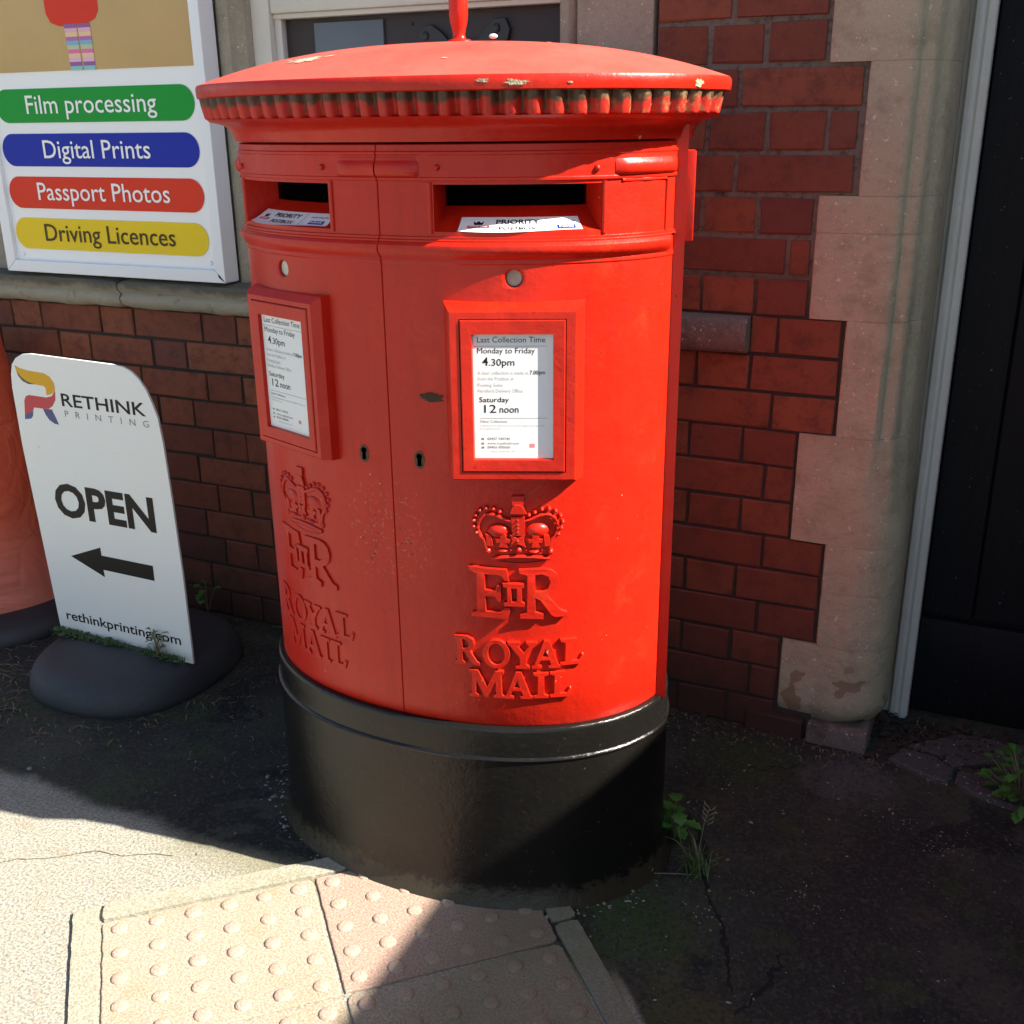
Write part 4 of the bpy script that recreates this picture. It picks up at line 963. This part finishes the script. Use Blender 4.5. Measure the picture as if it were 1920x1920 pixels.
# priority stickers on the aperture floors
def sticker(d, s0, s1, rot_=0.0):
    def G(a, b):  # a 0..1 along, b 0..1 inward
        s = s0+(s1-s0)*a; dep = -.0008-.034*b+.004*math.sin(a*5)*(b < .1)
        zz = ZA+ (.004*(-dep)/.012 if -dep < .012 else .004+.032*(-dep-.012)/.048)+.0012
        return PT(s, zz, dep)
    mb = MB(); rows = [[G(i/16, j/4) for i in range(17)] for j in range(5)]; mb.grid(rows); o = mb.build('sticker', PAPER, d, smooth=None)
    def up(p, h=.0007): return (p[0], p[1], p[2]+h)
    pl = lambda a, b: up(G(a, b))
    t = MB(); sgn = 1
    text_fit(t, 'PRIORITY', .30, .66, .56, .26, pl, .02); text_fit(t, 'POSTBOX', .33, .63, .14, .26, pl, .02); text_fit(t, 'supporting the', .78, .96, .66, .10, pl, 0)
    t.build('lettering', DARKP, o, smooth=None)
    def rc(a0, a1, b0, b1, m, nm):
        q = MB(); q.add([up(G(a0, b0), .0008), up(G(a1, b0), .0008), up(G(a1, b1), .0008), up(G(a0, b1), .0008)], [(0, 1, 2, 3)]); q.build(nm, m, o, smooth=None)
    rc(.07, .25, .30, .46, REDP, 'print_badge'); rc(.80, .95, .22, .48, BLUE, 'print_badge'); rc(.715, .72, .1, .9, GREYP, 'print_line')
    t = MB(); text_fit(t, 'NHS', .815, .935, .27, .15, lambda a, b: up(G(a, b), .0016), .02); text_fit(t, 'ROYAL MAIL', .085, .235, .34, .08, lambda a, b: up(G(a, b), .0016), .01); t.build('lettering', WHITEP, o, smooth=None)
    v, f = shape([[(.12, .52), (.19, .52), (.20, .74), (.175, .64), (.155, .76), (.135, .64), (.11, .74)]]); MB().add([up(G(a, b), .0002) for a, b, c_ in v], f).build('print_crown', DARKP, o, smooth=None)
sticker(DR, .134, .337); sticker(DL, -.345, -.112)

# cap
lathe([(-.03, 1.4175), (.004, 1.4185), (.0055, 1.421), (.007, 1.425), (.0085, 1.432), (.013, 1.439), (.021, 1.4445), (.033, 1.448), (.046, 1.4510), (.052, 1.4555)], RED, 'cap_cornice', rear=.30, smooth=50)
per = .0300
def fl(s):
    ph = (s/per) % 1.0; return -.0115*(0.5+0.5*math.cos(2*PI*ph))**1.9
cap_n = 1000
lathe([(.052, 1.4555), (.0545, 1.4570), (.0555, 1.4600), (.0565, 1.465), (.0590, 1.476), (.0610, 1.488), (.0610, 1.4905)], FLUTE, 'fluted_band', rear=.30, n=cap_n, smooth=40, flute=fl)
mb = MB(); rows = []
for o, z in [(.045, 1.4895), (.062, 1.4896), (.0650, 1.4915), (.0660, 1.499), (.0660, 1.5075), (.0640, 1.5115)]: rows.append([rot(*p)+(z,) for p in loop(o, .30)])
base_loop = loop(.0640, .30)
for i in range(1, 26):
    r = 1-i/26; z = 1.5115+.066*(1-r**2.5); rows.append([rot(p[0]*r, p[1]*r)+(z,) for p in base_loop])
mb.grid(rows[5:], True); m = len(rows[0]); mb.f.append(tuple(range(len(mb.v)-m, len(mb.v)))); mb.build('cap', REDCAP, box, smooth=38)
mb = MB().grid(rows[:6], True); mb.build('cap_rim', RED, box, smooth=50)
LICHEN = plain('lichen_crust', (.36, .31, .20), .95, 0, 1, 200, .004, .5, 120)
def rimpatch(s, z, rw, rh, seed, mat=LICHEN):
    random.seed(seed); n = 48; pts = []
    for k in range(n):
        th = 2*PI*k/n; q = .85+.55*mnoise.noise(Vector((math.cos(th)*1.6, math.sin(th)*1.6, seed)))+random.uniform(-.22, .22); pts.append(PT(s+rw*q*math.cos(th), z+rh*q*math.sin(th), .0667))
    MB().add(pts, [tuple(range(n))]).build('lichen_patch', mat, box, smooth=None)
rimpatch(.19, 1.503, .010, .003, 1); rimpatch(.232, 1.500, .016, .004, 2); rimpatch(.30, 1.4995, .004, .0015, 3); rimpatch(.485, 1.499, .010, .006, 5)
def toppatch(u, w_, rw, rh, seed, mat):
    random.seed(seed); n = 56; pts = []
    for k in range(n):
        th = 2*PI*k/n; q = .8+.7*mnoise.noise(Vector((math.cos(th)*1.8, math.sin(th)*1.8, seed)))+random.uniform(-.25, .25); a, b = u+rw*q*math.cos(th), w_+rh*q*math.sin(th)
        lo, hi = 0.0, 1.0
        # radius on the dome
        ang = math.atan2(b, a); best = max(base_loop, key=lambda p: (p[0]*a+p[1]*b)/math.hypot(*p)); r = math.hypot(a, b)/math.hypot(*best)
        pts.append((*rot(a, b), 1.5115+.066*(1-r**2.5)+.0012))
    MB().add(pts, [tuple(range(n))]).build('worn_patch', mat, box, smooth=None)
WORN = plain('worn_pale_paint', (.62, .34, .26), .6, var=.35, vscale=90)
toppatch(-.15, -.27, .034, .018, 12, WORN); toppatch(.21, -.10, .005, .005, 13, WORN); toppatch(-.105, -.262, .010, .006, 14, WORN); toppatch(-.19, -.255, .007, .004, 15, WORN); toppatch(.12, -.30, .006, .003, 16, WORN)
tag(MB().ball((*rot(.128, -.14), 1.577), (.008, .006, .004)).build('bird_dropping', plain('chalk_white', (.72, .70, .64), .8), None), 'small white dropping on top of the red cap', 'dropping')
# tablet holder on the crest
fn = MB(); fx, fy = rot(-.012, .02); prf = [(.024, 1.568), (.024, 1.582), (.021, 1.586), (.014, 1.587), (.0125, 1.588), (.0112, 1.594), (.0125, 1.602), (.0155, 1.612), (.0175, 1.625), (.018, 1.65), (.0165, 1.70), (.012, 1.73), (.004, 1.745)]
fn.grid([[(fx+r*math.cos(2*PI*k/20), fy+r*.8*math.sin(2*PI*k/20), z) for k in range(20)] for r, z in prf], True)
fn.build('tablet_holder', m_red('holder_red_paint'), box, smooth=50)

# ------------------------------------------------------------------ small things on the ground
def stones(name, n, gen, mat, smin, smax, seed, **k):
    random.seed(seed); mb = MB()
    for i in range(n):
        x, y, z = gen(); s = random.uniform(smin, smax)*(1 if random.random() < .9 else 1.8); b = len(mb.v)
        th = random.random()*6; ca, sa = math.cos(th), math.sin(th); ax, ay, az = s*random.uniform(.7, 1.3), s*random.uniform(.5, .9), s*random.uniform(.35, .6)
        vs = [(1, 0, 0), (.3, .9, .1), (-.7, .6, 0), (-.9, -.4, .1), (.1, -1, 0), (.35, .2, 1), (-.4, -.1, .9)]
        mb.add([(x+(a*ax*ca-b2*ay*sa), y+(a*ax*sa+b2*ay*ca), z+c_*az) for a, b2, c_ in vs], [(0, 1, 5), (1, 2, 6, 5), (2, 3, 6), (3, 4, 6), (4, 5, 6), (4, 0, 5)])
    return mb.build(name, mat, None, smooth=None, kind='stuff', **k)
def inbox(x, y): return (abs((x-CX)/(SA+.035))**2+abs((y-CY)/(SB+.035))**2) < 1
def gen_right():
    while True:
        x, y = random.uniform(-.62, .35), random.uniform(-1.25, -.02)
        if not inbox(x, y) and (x+.6)*.725+(y+.82)*.688 > .0: return x, y, 0
def gen_heap():
    c_ = random.choice([(.02, -.32), (-.08, -.25), (-.38, -.72), (-.5, -1.0), (-.2, -.6)]); return c_[0]+random.gauss(0, .03), c_[1]+random.gauss(0, .02), 0
def gen_near():
    while True:
        x, y = random.uniform(-2.6, -.35), random.uniform(-.95, -.02)
        if not inbox(x, y) and (random.random() < math.exp(-abs(y+.02)*3)+.25 or abs(math.hypot((x-CX)/SA, (y-CY)/SB)-1.2) < .15): return x, y, 0
def gen_lit():
    x, y = random.uniform(-2.0, -.5), random.uniform(-1.5, -.85); return x, y, .002
def gen_rim():
    th = random.uniform(PI*1.02, PI*1.85); r = random.uniform(1.07, 1.16)+abs(random.gauss(0, .04)); return CX+SA*r*math.cos(th), CY+SB*r*math.sin(th), .003
stones('gravel', 230, gen_right, PEBBLE, .0008, .0024, 1); stones('gravel', 110, gen_heap, PEBBLE, .0010, .0030, 6); stones('gravel', 26, gen_right, PEBBLE, .003, .005, 7); stones('gravel', 330, gen_near, PEBBLE, .0008, .0030, 2); stones('gravel', 45, gen_lit, plain('grey_grit', (.20, .19, .18), .8, var=.6, vscale=50), .002, .0045, 3)
stones('gravel', 130, gen_rim, PEBBLE, .002, .005, 4)
def straws(name, n, gen, mat, l0, l1, seed, wd=.0010):
    random.seed(seed); mb = MB()
    for i in range(n):
        x, y, z = gen(); th = random.random()*6.3; l = random.uniform(l0, l1); c, s = math.cos(th), math.sin(th); k = random.uniform(-.4, .4); h = random.uniform(.001, .012)
        mb.tube([(x, y, z+.002), (x+c*l*.5-s*l*k*.3, y+s*l*.5+c*l*k*.3, z+h), (x+c*l, y+s*l, z+.002)], [wd, wd*random.uniform(1, 2.5), wd*.6], 4, flat=.5)
    return mb.build(name, mat, None, smooth=None, kind='stuff')
def g1():
    x = random.uniform(-2.75, -2.25); return x, random.uniform(-.75, -.40), 0
def g2():
    th = random.uniform(PI*1.1, PI*1.95); r = random.uniform(1.03, 1.3); return -2.145+.315*r*math.cos(th), -.36+.335*r*math.sin(th), 0
def g3(): return random.uniform(-.30, .22), random.uniform(-.06, .2), 0
straws('leaf_litter', 110, g1, STRAW, .012, .06, 11); straws('leaf_litter', 80, g2, STRAW, .006, .04, 12); straws('leaf_litter', 150, g3, STRAW, .006, .03, 13); straws('leaf_litter', 150, lambda: (random.uniform(-.75, .0), -.01-abs(random.gauss(0, .05)), 0), STRAW, .004, .02, 16)
straws('leaf_litter', 120, lambda: (random.uniform(-2.0, -1.2), random.uniform(-.75, -.1), 0), STRAW, .006, .03, 14)
stones('soil_heap', 700, lambda: (random.gauss(-.02, .14), .10+random.gauss(0, .06), random.uniform(-.004, .012)), SOIL, .004, .011, 21)
stones('soil_heap', 500, lambda: (random.uniform(-2.2, -.45), random.uniform(-.05, .0), random.uniform(-.006, .004)), SOIL, .004, .010, 22)
# broken flagstones at the doorway
def flag(pts, h=.012):
    mb = MB(); c = [Vector((a, b, 0)) for a, b in pts]; ct = sum(c, Vector())/len(c)
    fine = []
    for i in range(len(c)):
        a, b = c[i], c[(i+1) % len(c)]
        for q in range(4):
            p = a.lerp(b, q/4); nn = mnoise.noise(p*25)*.006; fine.append(p+(p-ct).normalized()*nn)
    rows = [[p+Vector((0, 0, z))+(ct-p).normalized()*ins for p in fine] for z, ins in ((-.01, 0), (h-.004, 0), (h, .005))]
    mb.grid(rows, True); n = len(fine); mb.f.append(tuple(range(len(mb.v)-n, len(mb.v))))
    return mb.build('flagstone', FLAG, door_step, smooth=None)
door_step = empty('doorstep_paving', (.05, 0, 0)); door_step['kind'] = 'structure'
flag([(-.125, -.03), (-.07, -.062), (.015, -.083), (.022, -.02), (-.02, .02), (-.10, .03)])
flag([(.028, -.025), (.03, -.082), (.10, -.115), (.24, -.14), (.40, -.10), (.42, .05), (.15, .06)])
flag([(-.09, .045), (-.01, .03), (.02, -.01), (.14, .07), (.42, .06), (.42, .17), (.02, .15)])

# plants
def blade(mb, base, tip, wd, bend=.3, n=6, up=.0):
    b = Vector(base); t = Vector(tip); d = t-b; side = d.cross(Vector((0, 0, 1)));
    if side.length < 1e-4: side = Vector((1, 0, 0))
    side.normalize(); bow = Vector((0, 0, 1))*d.length*bend; L_, R_ = [], []
    for i in range(n+1):
        u = i/n; p = b+d*u+bow*math.sin(PI*u); w_ = wd*(1-u)**.7*(.6+.8*math.sin(PI*min(1, u*1.5)))
        L_.append(p-side*w_); R_.append(p+side*w_)
    mb.grid([L_, R_])
def leaf(mb, c, d, l, wd, droop=.2, n=6, lobes=0):
    c = Vector(c); d = Vector(d).normalized(); side = d.cross(Vector((0, 0, 1)));
    if side.length < 1e-4: side = Vector((1, 0, 0))
    side.normalize(); A_, B_, C_ = [], [], []
    for i in range(n+1):
        u = i/n; p = c+d*l*u-Vector((0, 0, 1))*droop*l*u*u; w_ = wd*math.sin(PI*min(1, .06+u*.94))**.7*(1+.25*math.sin(u*19)*lobes)
        A_.append(p-side*w_+Vector((0, 0, w_*.25))); B_.append(p); C_.append(p+side*w_+Vector((0, 0, w_*.25)))
    mb.grid([A_, B_, C_])
def seedhead(mb, tip, d, n, l):
    tip = Vector(tip); d = Vector(d).normalized()
    for i in range(n):
        p = tip-d*l*(i/n); s = 1 if i % 2 else -1; q = p+Vector((s*.010, 0, .008)); mb.tube([p, q, q+Vector((s*.002, 0, .007))], [.0006, .0016, .0005], 4)
random.seed(5)
t = empty('grass_tuft', (-.431, -.617, 0), label='flowering grass tuft growing beside the right foot of the post box', cat='weed')
mb = MB(); B0 = Vector((-.431, -.617, 0))
for dx, dy, dz, wd in ((-.07, -.02, .085, .004), (-.035, 0, .115, .004), (.01, 0, .09, .0016), (.03, .02, .06, .0015), (.045, .01, .07, .0015), (-.06, .0, .03, .002), (.012, -.02, .05, .002), (.02, .03, .08, .001), (.05, -.01, .03, .001), (-.02, -.02, .06, .0018), (-.08, .03, .05, .0012)):
    blade(mb, B0+Vector((random.uniform(-.006, .006), random.uniform(-.006, .006), 0)), B0+Vector((dx, dy, dz)), wd, .25)
for i in range(38):
    a_ = random.random()*6.28; r_h = random.uniform(.02, .07); blade(mb, B0+Vector((random.gauss(0, .012), random.gauss(0, .010), 0)), B0+Vector((math.cos(a_)*r_h, math.sin(a_)*r_h, random.uniform(.008, .07))), random.uniform(.0008, .0022), .3)
mb.build('blades', GRASSM, t, smooth=60)
mb = MB(); mb.tube([B0, B0+Vector((.004, 0, .07)), B0+Vector((.012, 0, .14))], .0013, 5); seedhead(mb, B0+Vector((.020, 0, .165)), (.08, 0, 1), 8, .045); mb.tube([B0+Vector((.012, 0, .14)), B0+Vector((.02, 0, .165))], .0009, 5)
mb.tube([B0, B0+Vector((-.04, -.03, .012)), B0+Vector((-.095, -.045, .006))], .0011, 5); seedhead(mb, B0+Vector((-.115, -.05, .010)), (-1, -.3, .1), 8, .03)
mb.tube([B0, B0+Vector((-.035, .01, .05)), B0+Vector((-.045, .01, .10))], .0009, 5); mb.build('stems', STEM, t, smooth=60)
def herb(name, loc, label, n, l, wd, h, seed, spread=.5, mat=LEAF, lob=1, cat='weed'):
    random.seed(seed); t = empty(name, loc, label=label, cat=cat); mb = MB(); st = MB(); b = Vector(loc)
    for i in range(n):
        a = random.random()*2*PI; r = random.uniform(.2, 1)*spread*h; z = random.uniform(.25, 1)*h; p = b+Vector((math.cos(a)*r, math.sin(a)*r, z))
        st.tube([b, b+Vector((math.cos(a)*r*.4, math.sin(a)*r*.4, z*.6)), p], .0008, 4)
        leaf(mb, p, (math.cos(a), math.sin(a), random.uniform(-.1, .5)), l*random.uniform(.7, 1.2), wd*random.uniform(.7, 1.2), .3, 7, lob)
    mb.build('leaves', mat, t, smooth=60); st.build('stems', STEM, t, smooth=60); return t
herb('leafy_weed', (-.505, -.520, 0), 'broad leaved green weed pressed against the black postbox base', 16, .030, .014, .10, 3, .25)
herb('leafy_weed', (.165, -.085, .0), 'bushy green weed growing between flagstones near the black door', 75, .030, .010, .10, 4, .85)
herb('leafy_weed', (-2.16, -.03, 0), 'small green seedling at the wall behind the OPEN board', 7, .030, .012, .11, 6, .3)
herb('thistle_seedling', (-1.975, -.449, .096), 'spiky grey green seedling covering the web address on the board', 22, .024, .0045, .085, 8, .22, leafmat('grey_green_leaf', (.09, .12, .06), (.15, .18, .10)))
random.seed(9)
t = MB()
for i in range(150):
    x = random.choice((random.uniform(-2.16, -2.08), random.uniform(-2.03, -1.93), random.uniform(-2.2, -1.88))); h = random.uniform(.006, .026)*(1.3 if x > -2.03 else .8); blade(t, (x, -.440+random.uniform(-.008, .002), .092), (x+random.uniform(-.015, .015), -.442+random.uniform(-.02, .004), .097+h), .0011, .2, 4)
t.build('grass_fringe', GRASSM, None, smooth=None, kind='stuff')
stones('moss_strip', 900, lambda: ((lambda x: (x, -.441+random.gauss(0, .0075), .095+random.uniform(-.006, .013)*(1 if x < -2.1 else .4)))(random.uniform(-2.36, -1.9) if random.random() < .45 else random.uniform(-2.36, -2.12))), MOSS, .0025, .006, 31)
random.seed(15)
t = empty('dry_grass', (-1.72, -.06, 0), label='thin straggly dry grass stalks against the wall left of the postbox', cat='weed'); mb = MB(); b = Vector((-1.72, -.06, 0))
for dx, dy, dz in ((-.05, .02, .28), (-.02, .03, .33), (-.13, -.05, .06), (.02, -.02, .10), (-.06, -.04, .09), (.04, .02, .16), (-.03, .0, .13), (.01, .01, .2)):
    mb.tube([b, b+Vector((dx*.4, dy*.4, dz*.6+.02)), b+Vector((dx, dy, dz))], [.0010, .0012, .0004], 4)
mb.build('stalks', STEM, t, smooth=60)
